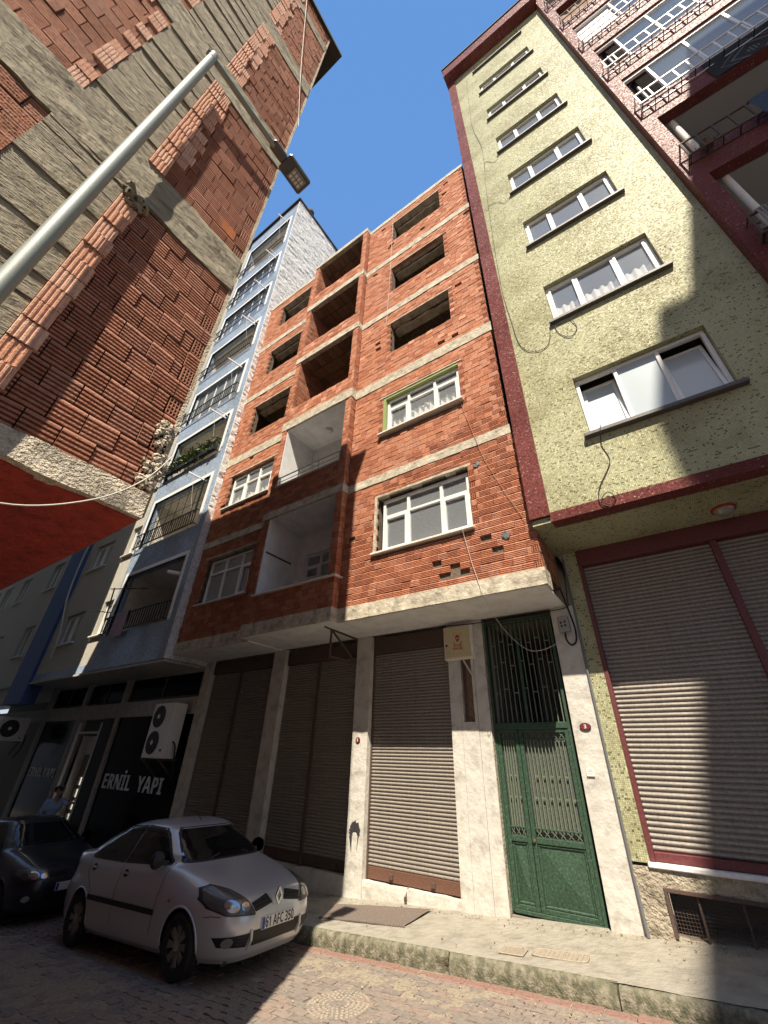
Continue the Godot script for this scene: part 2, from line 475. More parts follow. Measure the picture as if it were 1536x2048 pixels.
func panel(list: Array, f: Transform3D, w: float, h: float, holes: Array, bw: float, bh: float, kinds: Dictionary, o := {}) -> void:
	# courses of bricks over the plane of f, cut round the holes; adds [transform, mesh, centre] to list
	var rows := maxi(1, roundi(h / bh))
	var rh := h / rows
	var joint: float = o.get("joint", 0.012)
	var gap: float = o.get("gap", 0.005)
	for j in rows:
		var y0 := j * rh; var y1 := y0 + rh - joint
		var yc := (y0 + y1) * 0.5
		var cuts := []
		for r in holes:
			if r.position.y < y1 - 0.02 and r.end.y > y0 + 0.02: cuts.append([r.position.x, r.end.x])
		cuts.sort()
		var spans := []
		var s := 0.0
		for c in cuts:
			if c[0] > s + 0.02: spans.append([s, c[0], s > 0.0, true])
			s = maxf(s, c[1])
		if s < w - 0.02: spans.append([s, w, s > 0.0, false])
		var ph: float = (0.5 if j % 2 else 0.0) * bw + rng.randf_range(-0.2, 0.2) * bw * o.get("loose", 0.5)
		for sp in spans:
			var x: float = sp[0]
			var end: float = sp[1]
			if o.get("ends", true) and (j + int(sp[0])) % 2 == 0:
				if sp[2] and o.get("left_ends", true) and end - x > bw:
					brick(list, f, x, x + bw * 0.62, y0, y1, kinds.hole, true); x += bw * 0.62 + gap
				if (sp[3] or o.get("right_ends", false)) and end - x > bw:
					end -= bw * 0.62
					brick(list, f, end + gap, end + bw * 0.62, y0, y1, kinds.hole, true)
			var k := 0
			while x < end - 0.012:
				var nx := x + bw * rng.randf_range(0.93, 1.07)
				if k == 0: nx = x + fposmod(ph - x + sp[0] * 0.37, bw) + 0.02
				if nx > end - bw * 0.22: nx = end
				k += 1
				var miss: float = o.get("missing", 0.004)
				if o.has("broken") and o.broken.has_point(Vector2(x, yc)): miss = 0.4
				if rng.randf() > miss:
					var set_ = kinds.main
					if kinds.has("pale") and (rng.randf() < o.get("pale", 0.0)): set_ = kinds.pale
					brick(list, f, x, nx - gap, y0, y1, set_, false)
				x = nx

func brick(list: Array, f: Transform3D, x0: float, x1: float, y0: float, y1: float, meshes: Array, flat: bool) -> void:
	if x1 - x0 < 0.012: return
	var t := Transform3D(Basis(Vector3(x1 - x0, 0, 0), Vector3(0, y1 - y0, 0), Vector3(0, 0, 1)), Vector3((x0 + x1) * 0.5, (y0 + y1) * 0.5, rng.randf_range(-0.008, 0.006)))
	if not flat:
		t.basis = Basis(Vector3(0, 0, 1), rng.randfn(0, 0.011)) * Basis(Vector3(0, 1, 0), rng.randfn(0, 0.02)) * t.basis
	list.append([f * t, meshes[rng.randi() % meshes.size()], (x1 - x0) * (y1 - y0)])

func lay(list: Array, parent: Node, called: String, many: String, material: Material, most := 300) -> void:
	# the bricks that show largest become parts, the rest one joined part
	var eye := Vector3(0, 1.6, 0)
	var look := Vector3(-0.49, 0.52, -0.70)
	for e in list:
		var d: Vector3 = e[0].origin - eye
		var seen: float = 1.0 if d.normalized().dot(look) > 0.62 else 0.05
		e.append(seen * e[2] * absf(e[0].basis.z.normalized().dot(d.normalized())) / d.length_squared())
	list.sort_custom(func(a, b): return a[3] > b[3])
	var st := SurfaceTool.new()
	st.begin(Mesh.PRIMITIVE_TRIANGLES)
	var rest := 0
	for i in list.size():
		if i < most: put(called, list[i][1], parent, list[i][0])
		else:
			st.append_from(list[i][1], 0, list[i][0]); rest += 1
	if rest:
		var m := st.commit()
		m.surface_set_material(0, material)
		var o := put(many, m, parent)
		o.set_meta("kind", "stuff")

func rough_beam(g: Geo, f: Transform3D, w: float, h: float, t: float, amp: float, seed_: int, step := 0.09) -> void:
	# cast concrete with a wavy face and ragged edges; f as for wall()
	var nu := maxi(2, int(w / step)); var nv := maxi(2, int(h / 0.06))
	var fn := func(u: float, v: float) -> Vector3:
		var x := u * w; var y := v * h
		var e := 0.0
		if v < 0.01 or v > 0.99: e = amp * 1.2 * noise.get_noise_3d(x * 9.0, seed_ * 7.0 + v * 50.0, 0)
		return f * Vector3(x, y + e, amp * (noise.get_noise_3d(x * 3.0, y * 8.0, seed_ * 3.1) + 0.6 * noise.get_noise_3d(x * 14.0, y * 20.0, seed_)))
	g.sheet(fn, nu, nv, false)
	var a := f * Vector3(0, 0, -t); var b := f * Vector3(w, 0, -t); var c := f * Vector3(w, h, -t); var d := f * Vector3(0, h, -t)
	for i in nu:
		var u0 := float(i) / nu; var u1 := float(i + 1) / nu
		g.quad(a.lerp(b, u0), a.lerp(b, u1), fn.call(u1, 0.0), fn.call(u0, 0.0))
		g.quad(fn.call(u0, 1.0), fn.call(u1, 1.0), d.lerp(c, u1), d.lerp(c, u0))
	for j in nv:
		var v0 := float(j) / nv; var v1 := float(j + 1) / nv
		g.quad(fn.call(1.0, v0), b.lerp(c, v0), b.lerp(c, v1), fn.call(1.0, v1))
		g.quad(a.lerp(d, v0), fn.call(0.0, v0), fn.call(0.0, v1), a.lerp(d, v1))
	g.quad(b, a, d, c)

func at(x: float, y: float, z: float) -> Transform3D:
	return Transform3D(Basis(), Vector3(x, y, z))

func facing(x: float, y: float, z: float, turn: float) -> Transform3D:
	return Transform3D(Basis(Vector3.UP, turn), Vector3(x, y, z))

# ---- windows ---------------------------------------------------------------------------------
func window(parent: Node, x0: float, x1: float, y0: float, y1: float, z: float, splits: Array, transom: float, opt := {}) -> Node3D:
	# a casement window in the plane z: frame with mullions at the splits (0..1), a pane in each light
	var w := group_part(opt.get("name", "window"), parent)
	var fw: float = opt.get("bar", 0.055)
	var g := Geo.new()
	var d := 0.06
	g.bbox(Vector3(x0, y0, z - d), Vector3(x1, y0 + fw, z), 0.006)
	g.bbox(Vector3(x0, y1 - fw, z - d), Vector3(x1, y1, z), 0.006)
	g.bbox(Vector3(x0, y0 + fw, z - d), Vector3(x0 + fw, y1 - fw, z), 0.006)
	g.bbox(Vector3(x1 - fw, y0 + fw, z - d), Vector3(x1, y1 - fw, z), 0.006)
	var xs := [x0 + fw]
	for s in splits:
		var x := lerpf(x0, x1, s)
		g.bbox(Vector3(x - fw * 0.55, y0 + fw, z - d), Vector3(x + fw * 0.55, y1 - fw, z + 0.002), 0.006)
		xs.append(x - fw * 0.55); xs.append(x + fw * 0.55)
	xs.append(x1 - fw)
	var glass: Array = []
	for i in range(0, xs.size(), 2):
		var a: float = xs[i]; var b: float = xs[i + 1]
		var ybot := y0 + fw
		var ytop := y1 - fw
		if transom > 0.0:
			g.bbox(Vector3(a, transom - fw * 0.5, z - d), Vector3(b, transom + fw * 0.5, z + 0.002), 0.006)
			glass.append([a, b, transom + fw * 0.5, ytop])
			ytop = transom - fw * 0.5
		if opt.get("sashes", []).has(i / 2):
			var q := 0.045
			var sash := Geo.new()
			sash.bbox(Vector3(a, ybot, z - 0.045), Vector3(a + q, ytop, z + 0.014), 0.006)
			sash.bbox(Vector3(b - q, ybot, z - 0.045), Vector3(b, ytop, z + 0.014), 0.006)
			sash.bbox(Vector3(a + q, ybot, z - 0.045), Vector3(b - q, ybot + q, z + 0.014), 0.006)
			sash.bbox(Vector3(a + q, ytop - q, z - 0.045), Vector3(b - q, ytop, z + 0.014), 0.006)
			part("sash", sash, M.frame, w)
			a += q; b -= q; ybot += q; ytop -= q
		glass.append([a, b, ybot, ytop])
	part("frame", g, M.frame, w)
	for q in glass:
		var p := Geo.new()
		p.quad(Vector3(q[0], q[2], z - 0.035), Vector3(q[1], q[2], z - 0.035), Vector3(q[1], q[3], z - 0.035), Vector3(q[0], q[3], z - 0.035))
		part("pane", p, opt.get("glass", M.glass), w)
	if opt.has("sill"):
		var s := Geo.new()
		var e: Array = opt.sill          # [from x, to x, top y, out z, thickness]
		s.bbox(Vector3(e[0], e[2] - e[4], z - 0.06), Vector3(e[1], e[2], e[3]), 0.008)
		part("sill", s, opt.get("sill_mat", M.sill), w)
	if opt.has("curtain"):
		var c := Geo.new()
		var h: float = opt.curtain
		var zz := z - 0.16
		var sd := x0 * 7.3 + y0
		c.sheet(func(u: float, v: float) -> Vector3:
			var x := lerpf(x0 + 0.03, x1 - 0.03, u)
			var top := y0 + (y1 - y0) * h
			if opt.get("swag", false): top += (0.05 * sin(u * 9.0 + sd) + 0.03 * sin(u * 23.0 + sd * 2.0)) * (y1 - y0)
			return Vector3(x, lerpf(y0 + 0.02, top, v), zz + 0.03 * sin(x * 46.0 + sd) + 0.012 * sin(x * 19.0)), 90, 6)
		part("curtain", c, M.curtain, w)
	return w

func curve(pts: Array, n: int, sag := 0.0) -> PackedVector3Array:
	# a smooth line through the points, each stretch sagging a little
	var o := PackedVector3Array()
	var k := pts.size()
	for i in k - 1:
		var p0: Vector3 = pts[maxi(i - 1, 0)]; var p1: Vector3 = pts[i]
		var p2: Vector3 = pts[i + 1]; var p3: Vector3 = pts[mini(i + 2, k - 1)]
		for j in n:
			var t := float(j) / n
			var q := p1.cubic_interpolate(p2, p0, p3, t)
			q.y -= sag * 4.0 * t * (1.0 - t)
			o.append(q)
	o.append(pts[k - 1])
	return o

func words(parent: Node, called: String, text: String, size: float, at_: Transform3D, m: Material, depth := 0.01, bold := true, squeeze := 1.0) -> void:
	var t := TextMesh.new()
	var f := SystemFont.new()
	f.font_names = PackedStringArray(["Droid Sans"])
	if bold: f.font_weight = 700
	t.font = f
	t.text = text
	t.font_size = 64
	t.pixel_size = size / 64.0
	t.depth = depth
	t.material = m
	put(called, t, parent, at_ * Transform3D(Basis().scaled(Vector3(squeeze, 1, 1)), Vector3.ZERO))

# ---- the unplastered brick apartment block in the middle -----------------------------------
const TOP := [4.0, 6.78, 9.81, 12.64, 15.49, 18.3]
const BOT := [3.745, 6.58, 9.51, 12.41, 15.25, 18.1]

func slat_mesh(m: Material, h: float, bulge: float) -> ArrayMesh:
	# one curved shutter slat, 1 m long, centred on x
	var g := Geo.new()
	var k := 5
	for i in k:
		var a0 := PI * i / k; var a1 := PI * (i + 1) / k
		var y0 := h * (0.04 + 0.86 * i / k); var y1 := h * (0.04 + 0.86 * (i + 1) / k)
		var z0 := bulge * sin(a0); var z1 := bulge * sin(a1)
		g.quad_n(Vector3(-0.5, y0, z0), Vector3(0.5, y0, z0), Vector3(0.5, y1, z1), Vector3(-0.5, y1, z1), Vector3(0, -cos(a0), sin(a0) + 0.3).normalized(), Vector3(0, -cos(a0), sin(a0) + 0.3).normalized(), Vector3(0, -cos(a1), sin(a1) + 0.3).normalized(), Vector3(0, -cos(a1), sin(a1) + 0.3).normalized())
	g.quad(Vector3(-0.5, h * 0.9, 0), Vector3(0.5, h * 0.9, 0), Vector3(0.5, h * 1.04, -0.004), Vector3(-0.5, h * 1.04, -0.004))
	return g.mesh(m)

func roller_shutter(parent: Node, x0: float, x1: float, y0: float, y1: float, z: float, slat: ArrayMesh, h: float, label: String) -> Node3D:
	var s := group_part("roller_shutter", parent)
	s.set_meta("label", label)
	var n := int((y1 - y0) / h)
	for i in n:
		put("slat", slat, s, Transform3D(Basis().scaled(Vector3(x1 - x0, 1, 1)), Vector3((x0 + x1) * 0.5, y0 + i * (y1 - y0) / n, z + rng.randf_range(-0.0015, 0.0015))))
	return s

func brick_block() -> void:
	var b := thing("brick_apartment_building", "unplastered orange hollow-brick apartment block with empty window openings on its upper floors", "building")
	var right := [[-4.12, -2.13, 4.9, 6.2], [-4.06, -2.11, 7.85, 9.06], [-3.92, -2.16, 10.68, 11.9], [-3.93, -2.15, 13.57, 14.76], [-3.92, -2.15, 16.5, 17.68]]
	var left := [[-9.84, -7.93, 4.88, 6.2], [-9.80, -7.87, 7.77, 9.02], [-9.52, -7.83, 10.56, 11.88], [-9.46, -7.86, 13.55, 14.8], [-9.42, -7.83, 16.4, 17.64]]
	var kinds := {"main": clay.main, "hole": clay.hole, "pale": clay.pale}
	var list := []
	var mortar := Geo.new()
	var bw := 0.176
	var bh := 0.123
	for i in 5:
		var y: float = TOP[i]
		var h: float = BOT[i + 1] - y
		# right bay
		var r: Array = right[i]
		var xr := -1.30 if i > 0 else -1.17
		var hole := [Rect2(r[0] + 4.93, r[2] - y, r[1] - r[0], r[3] - r[2])]
		var o := {"right_ends": true, "missing": 0.006, "loose": 1.0}
		if i >= 2: o.pale = 0.03
		if i == 0: o.broken = Rect2(1.95, 0.1, 0.7, 0.36)
		panel(list, at(-4.93, y, -5.6), xr + 4.93, h, hole, bw, bh, kinds, o)
		wall(mortar, at(-4.93, y, -5.648), xr + 4.925, h, 0.16, hole)
		# side towards the mosaic-tiled block
		if i == 0:
			panel(list, facing(xr, y, -5.62, PI / 2), 1.0, h, [], bw, bh, kinds, {"missing": 0.02})
			wall(mortar, facing(xr - 0.02, y, -5.78, PI / 2), 0.86, h, 0.1, [])
		# left bay
		var l: Array = left[i]
		hole = [Rect2(l[0] + 10.3, l[2] - y, l[1] - l[0], l[3] - l[2])]
		panel(list, at(-10.3, y, -5.65), 2.86, h, hole, bw, bh, kinds, {"missing": 0.004, "loose": 1.0})
		wall(mortar, at(-10.3, y, -5.698), 2.86, h, 0.16, hole)
		# balcony: two piers and a parapet
		panel(list, at(-7.44, y, -5.42), 0.19, h, [], bw, bh, kinds, {"ends": false})
		panel(list, at(-5.12, y, -5.42), 0.19, h, [], bw, bh, kinds, {"ends": false})
		panel(list, facing(-4.93, y, -5.425, PI / 2), 0.17, h, [], bw, bh, kinds, {"ends": false})
		wall(mortar, at(-7.43, y, -5.436), 0.17, h, 1.1, [])
		wall(mortar, at(-5.11, y, -5.436), 0.165, h, 1.1, [])
		var ph: float = [0.60, 0.72, 0.53, 0.55, 0.58][i]
		panel(list, at(-7.25, y, -5.42), 2.13, ph, [], bw, bh, kinds, {"ends": false, "missing": 0.0, "pale": 0.12 if i > 1 else 0.0})
		wall(mortar, at(-7.25, y, -5.466), 2.13, ph, 0.08, [])
		if i >= 2:
			panel(list, facing(-7.25, y, -5.45, PI / 2), 1.1, h, [], bw, bh, kinds, {"ends": false})
			panel(list, at(-7.24, y, -6.56), 2.13, h, [Rect2(0.9, 0.05, 0.85, 2.0)], bw, bh, kinds, {"ends": false})
			wall(mortar, at(-7.25, y, -6.575), 2.15, h, 0.1, [Rect2(0.9, 0.05, 0.85, 2.0)])
	part("mortar_bed", mortar, M.mortar, b)
	lay(list, b, "brick", "far_bricks", M.brick)
	# broken mortar patches on the lower wall
	var pg := Geo.new()
	for q in [[-1.62, 4.62, 0.07], [-1.95, 6.13, 0.06]]:
		for k in 5: pg.tbox(Transform3D(Basis.from_euler(Vector3(rng.randf() * 0.3, rng.randf() * 0.3, rng.randf() * 3)), Vector3(q[0] + rng.randfn(0, 0.02), q[1] + rng.randfn(0, 0.02), -5.598)), Vector3(q[2] * 1.3, q[2] * 0.8, 0.02), 0.008)
	part("mortar_patch", pg, M.pipe, b)
	# concrete edges of the floors
	for i in 6:
		var y: float = BOT[i]
		var h: float = TOP[i] - y
		var g := Geo.new()
		rough_beam(g, at(-4.93, y, -5.588), 3.66 if i > 0 else 3.78, h, 0.3, 0.007, i * 3 + 1)
		part("floor_beam", g, M.concrete, b)
		g = Geo.new()
		rough_beam(g, at(-7.46, y, -5.405), 2.54, h, 0.35, 0.007, i * 3 + 2)
		part("floor_beam", g, M.concrete, b)
		g = Geo.new()
		rough_beam(g, at(-10.3, y - (0.02 if i == 0 else 0.0), -5.636), 2.84, h + (0.02 if i == 0 else 0.0), 0.3, 0.007, i * 3 + 3)
		part("floor_beam", g, M.concrete, b)
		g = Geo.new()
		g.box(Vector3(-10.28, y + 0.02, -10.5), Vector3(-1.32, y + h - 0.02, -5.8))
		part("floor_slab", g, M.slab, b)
	# roof slab edge
	var g2 := Geo.new()
	g2.box(Vector3(-10.28, 18.29, -10.5), Vector3(-1.32, 18.33, -5.7))
	part("roof", g2, M.slab, b)
	# walls inside, which the open storeys show
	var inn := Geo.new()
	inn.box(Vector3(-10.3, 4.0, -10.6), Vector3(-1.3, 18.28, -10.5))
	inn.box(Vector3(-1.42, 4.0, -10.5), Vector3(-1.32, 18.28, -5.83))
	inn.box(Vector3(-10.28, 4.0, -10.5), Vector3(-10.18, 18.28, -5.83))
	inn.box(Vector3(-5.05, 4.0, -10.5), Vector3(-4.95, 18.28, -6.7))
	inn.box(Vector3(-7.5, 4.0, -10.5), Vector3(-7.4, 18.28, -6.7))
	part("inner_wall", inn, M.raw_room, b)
	# lintels over the openings
	for i in 5:
		for q in [right[i], left[i]]:
			var z := -5.6 if q[0] > -6.0 else -5.65
			var lg := Geo.new()
			if i == 0 and q[0] > -6.0:
				rough_beam(lg, at(q[0] - 0.06, q[3], z + 0.006), q[1] - q[0] + 0.12, 0.05, 0.2, 0.006, 31)
				rough_beam(lg, at(q[0] - 0.055, q[2], z + 0.006), 0.055, q[3] - q[2], 0.2, 0.004, 32)
			else:
				rough_beam(lg, at(q[0] - 0.10, q[3] - 0.004, z + 0.012), q[1] - q[0] + 0.2, 0.035 if i > 0 else 0.03, 0.2, 0.004, 33 + i)
				if i >= 2: rough_beam(lg, at(q[0] + 0.02, q[3] - 0.12, z - 0.22), q[1] - q[0] - 0.04, 0.12, 0.2, 0.05, 43 + i, 0.05)
			part("lintel", lg, M.concrete, b)
	# windows of the two lived-in floors
	window(b, -4.03, -2.17, 4.95, 6.14, -5.70, [0.315, 0.70], 5.74, {"sashes": [0, 2], "sill": [-4.2, -2.1, 4.94, -5.53, 0.045]})
	window(b, -3.98, -2.14, 7.90, 8.98, -5.68, [0.315, 0.68], 8.68, {"sashes": [0, 2], "sill": [-4.14, -2.06, 7.89, -5.50, 0.05], "curtain": 0.55, "swag": true})
	var lime := Geo.new()
	lime.box(Vector3(-4.06, 8.985, -5.76), Vector3(-2.11, 9.055, -5.605))
	lime.box(Vector3(-4.058, 7.9, -5.76), Vector3(-3.985, 8.984, -5.603))
	part("painted_reveal", lime, M.lime, b)
	window(b, -9.74, -7.95, 4.92, 6.12, -5.74, [0.37, 0.745], 5.74, {"sashes": [2], "sill": [-9.9, -7.88, 4.91, -5.6, 0.04]})
	window(b, -9.72, -7.90, 7.82, 8.95, -5.73, [0.36, 0.66], 8.55, {"sashes": [0, 2], "sill": [-9.86, -7.82, 7.81, -5.58, 0.045], "curtain": 0.42, "swag": true})
	# balconies: raw blocks under the slabs above, plaster in the two lower ones
	var block := Geo.new()
	block.bbox(Vector3(-0.5, -0.05, -0.5), Vector3(0.5, 0, 0.5), 0.012)
	var blocks: Array[ArrayMesh] = []
	for s in [1.0, 1.35, 0.75]:
		for k in block.c.size(): block.c[k] = Color(s, s, s * 0.97)
		blocks.append(block.mesh(M.block))
	for i in [2, 3, 4]:
		for u in 9:
			for w in 3:
				put("ceiling_block", blocks[rng.randi() % 3], b, Transform3D(Basis().scaled(Vector3(0.225, 1, 0.36)), Vector3(-7.12 + u * 0.235, BOT[i + 1] + 0.018 + rng.randf_range(-0.006, 0.006), -5.72 - w * 0.375)))
	for i in [0, 1]:
		var y: float = TOP[i]
		var yb: float = BOT[i + 1]
		var pl := Geo.new()
		pl.box(Vector3(-7.252, y, -6.55), Vector3(-7.235, yb, -5.45))
		wall(pl, at(-7.235, y, -6.50), 2.13, yb - y, 0.05, [Rect2(0.28, 1.24, 1.05, 0.72)])
		part("plaster", pl, M.plaster_in, b)
		var ce := Geo.new()
		ce.box(Vector3(-7.235, yb - 0.012, -6.5), Vector3(-5.12, yb + 0.03, -5.72))
		ce.box(Vector3(-7.235, yb - 0.008, -5.72), Vector3(-5.12, yb - 0.001, -5.46))
		part("ceiling", ce, M.ceiling, b)
		var fl := Geo.new()
		fl.box(Vector3(-7.235, y - 0.01, -6.5), Vector3(-5.12, y + 0.03, -5.56))
		part("balcony_floor", fl, M.trim, b)
		window(b, -6.95, -5.91, y + 1.25, y + 1.95, -6.52, [0.5], y + 1.62, {"sashes": [0]})
		var lamp := thing("ceiling_lamp", ["round glass ceiling lamp in shaded lower balcony", "round glass ceiling lamp in sunlit white balcony with metal railing"][i], "lamp", Vector3(-6.23, yb - 0.012, -6.06), 0, "balcony ceiling lamps")
		var lg := Geo.new()
		lg.lathe(Transform3D(), PackedVector2Array([Vector2(0.0, -0.09), Vector2(0.05, -0.085), Vector2(0.085, -0.06), Vector2(0.1, -0.03), Vector2(0.1, -0.02)]), 18)
		part("shade", lg, M.white_plate, lamp)
		lg = Geo.new()
		lg.lathe(Transform3D(), PackedVector2Array([Vector2(0.1, -0.022), Vector2(0.125, -0.02), Vector2(0.125, 0.0), Vector2(0.0, 0.0)]), 18)
		part("base", lg, M.sill, lamp)
	var cap := Geo.new()
	cap.bbox(Vector3(-7.3, 4.60, -5.56), Vector3(-4.88, 4.635, -5.375), 0.008)
	cap.bbox(Vector3(-5.06, 4.60, -5.598), Vector3(-4.86, 4.634, -5.562), 0.008)
	part("coping", cap, M.sill, b)
	cap = Geo.new()
	cap.bbox(Vector3(-7.23, 7.50, -5.55), Vector3(-5.13, 7.535, -5.385), 0.008)
	part("coping", cap, M.sill, b)
	var rail := Geo.new()
	for k in 4: rail.tube(PackedVector3Array([Vector3(-7.15 + k * 0.67, 7.53, -5.44), Vector3(-7.15 + k * 0.67, 7.80, -5.44)]), 0.014)
	for y in [7.66, 7.80]: rail.tube(PackedVector3Array([Vector3(-7.24, y, -5.44), Vector3(-5.12, y, -5.44)]), 0.018 if y > 7.7 else 0.01)
	part("railing", rail, M.galv, b)
	var dry := Geo.new()
	dry.bar(Vector3(-7.225, 5.72, -5.5), Vector3(-7.225, 5.72, -6.3), 0.03, 0.03)
	part("clothes_rail", dry, M.rust_iron, b)
	ground_floor(b)

func ground_floor(b: Node3D) -> void:
	# painted underside of the overhang
	var g := Geo.new()
	g.box(Vector3(-4.93, 3.735, -6.66), Vector3(-1.18, 3.76, -5.62))
	g.box(Vector3(-7.44, 3.735, -6.66), Vector3(-4.93, 3.76, -5.45))
	g.box(Vector3(-10.3, 3.715, -6.66), Vector3(-7.44, 3.76, -5.66))
	part("soffit", g, M.ceiling, b)
	# pillars
	for q in [[-10.28, -10.0], [-7.67, -7.29], [-5.23, -4.89], [-1.41, -1.06]]:
		var p := Geo.new()
		rough_beam(p, at(q[0], -1.2, -6.64), q[1] - q[0], 4.93, 0.4, 0.006, int(q[0] * 10), 0.06)
		part("pillar", p, M.white_paint, b)
	var p3 := Geo.new()
	wall(p3, at(-3.23, -0.6, -6.64), 0.185, 4.33, 0.4, [])
	wall(p3, at(-3.04, -0.6, -6.638), 0.27, 4.33, 0.08, [Rect2(0.03, 2.76, 0.19, 0.95)])
	p3.box(Vector3(-3.04, -0.6, -7.04), Vector3(-2.77, 3.73, -6.73))
	wall(p3, at(-2.765, -0.6, -6.645), 0.19, 4.33, 0.4, [])
	part("pillar", p3, M.white_paint, b)
	var jamb := Geo.new()
	jamb.box(Vector3(-2.66, -0.2, -6.9), Vector3(-2.572, 3.73, -6.66))
	part("door_jamb", jamb, M.base_wall, b)
	# the broken chase below the fuse box, with loose conduit
	var ch := Geo.new()
	ch.box(Vector3(-3.005, 2.17, -6.728), Vector3(-2.825, 3.1, -6.70))
	part("chase", ch, M.block, b)
	ch = Geo.new()
	ch.tube(curve([Vector3(-2.94, 3.12, -6.6), Vector3(-2.90, 3.02, -6.61), Vector3(-2.80, 2.84, -6.62), Vector3(-2.80, 2.78, -6.63)], 5), 0.016, 7)
	part("conduit", ch, M.cable_white, b)
	for k in 3:
		ch = Geo.new()
		ch.tube(curve([Vector3(-2.99 + k * 0.02, 3.13, -6.66), Vector3(-2.98 + k * 0.015, 2.8, -6.69), Vector3(-2.97 + k * 0.01, 2.5, -6.68), Vector3(-2.985 + k * 0.01, 2.2, -6.7)], 6), 0.009, 6)
		part("chase_cable", ch, M.rust_iron, b)
	# walls under the shutters
	for q in [[-10.0, -7.67], [-7.29, -5.23], [-4.89, -3.23]]:
		var s := Geo.new()
		rough_beam(s, at(q[0], -1.2, -6.665), q[1] - q[0], 1.235, 0.35, 0.012, int(q[0]), 0.06)
		part("shutter_base", s, M.white_paint, b)
		var lt := Geo.new()
		lt.bbox(Vector3(q[0] + 0.01, 3.40, -7.0), Vector3(q[1] - 0.01, 3.70, -6.72), 0.01)
		part("shutter_box", lt, M.rust_iron, b)
		var bk := Geo.new()
		bk.box(Vector3(q[0], 0.0, -7.05), Vector3(q[1], 3.73, -6.95))
		part("shop_back", bk, M.room_dark, b)
	var slat := slat_mesh(M.shutter, 0.05, 0.02)
	var dark := slat
	var sets := [[-9.98, -8.93, dark], [-8.87, -7.69, dark], [-7.27, -6.35, dark], [-6.28, -5.25, dark], [-4.88, -3.25, slat]]
	for k in 5:
		var e: Array = sets[k]
		var s := roller_shutter(b, e[0], e[1], 0.20, 3.40, -6.79, e[2], 0.05, ["brown roller shutter nearest the blue-tiled block", "brown roller shutter left of the white pillar behind the silver car", "brown roller shutter right of the white pillar behind the silver car", "brown roller shutter with one sunlit edge beside the numbered pillar", "grey-brown roller shutter with rusty bottom rail, half in sun"][k])
		var rl := Geo.new()
		rl.bbox(Vector3(e[0], 0.05, -6.80), Vector3(e[1], 0.20, -6.775), 0.006)
		part("bottom_rail", rl, M.rust if k == 4 else M.rust_iron, s)
		for u in [0.28, 0.72]:
			var lug := Geo.new()
			var x: float = lerpf(e[0], e[1], u)
			lug.bbox(Vector3(x - 0.03, 0.09, -6.775), Vector3(x + 0.03, 0.15, -6.735), 0.004)
			part("lug", lug, M.rust_iron, s)
	for x in [-8.90, -6.315]:
		var mu := Geo.new()
		mu.bbox(Vector3(x - 0.035, 0.04, -6.82), Vector3(x + 0.035, 3.4, -6.745), 0.006)
		part("shutter_post", mu, M.rust_iron, b)
	for q in [[-4.89, -4.865], [-3.255, -3.23]]:
		var gd := Geo.new()
		gd.box(Vector3(q[0], 0.04, -6.83), Vector3(q[1], 3.4, -6.745))
		part("shutter_guide", gd, M.rust_iron, b)
	var hasp := Geo.new()
	hasp.tube(PackedVector3Array([Vector3(-4.1, 0.06, -6.72), Vector3(-4.1, -0.03, -6.65)]), 0.01)
	hasp.tbox(at(-4.1, -0.06, -6.64), Vector3(0.045, 0.05, 0.02), 0.005)
	part("padlock", hasp, M.rust_iron, b)
	entrance(b)

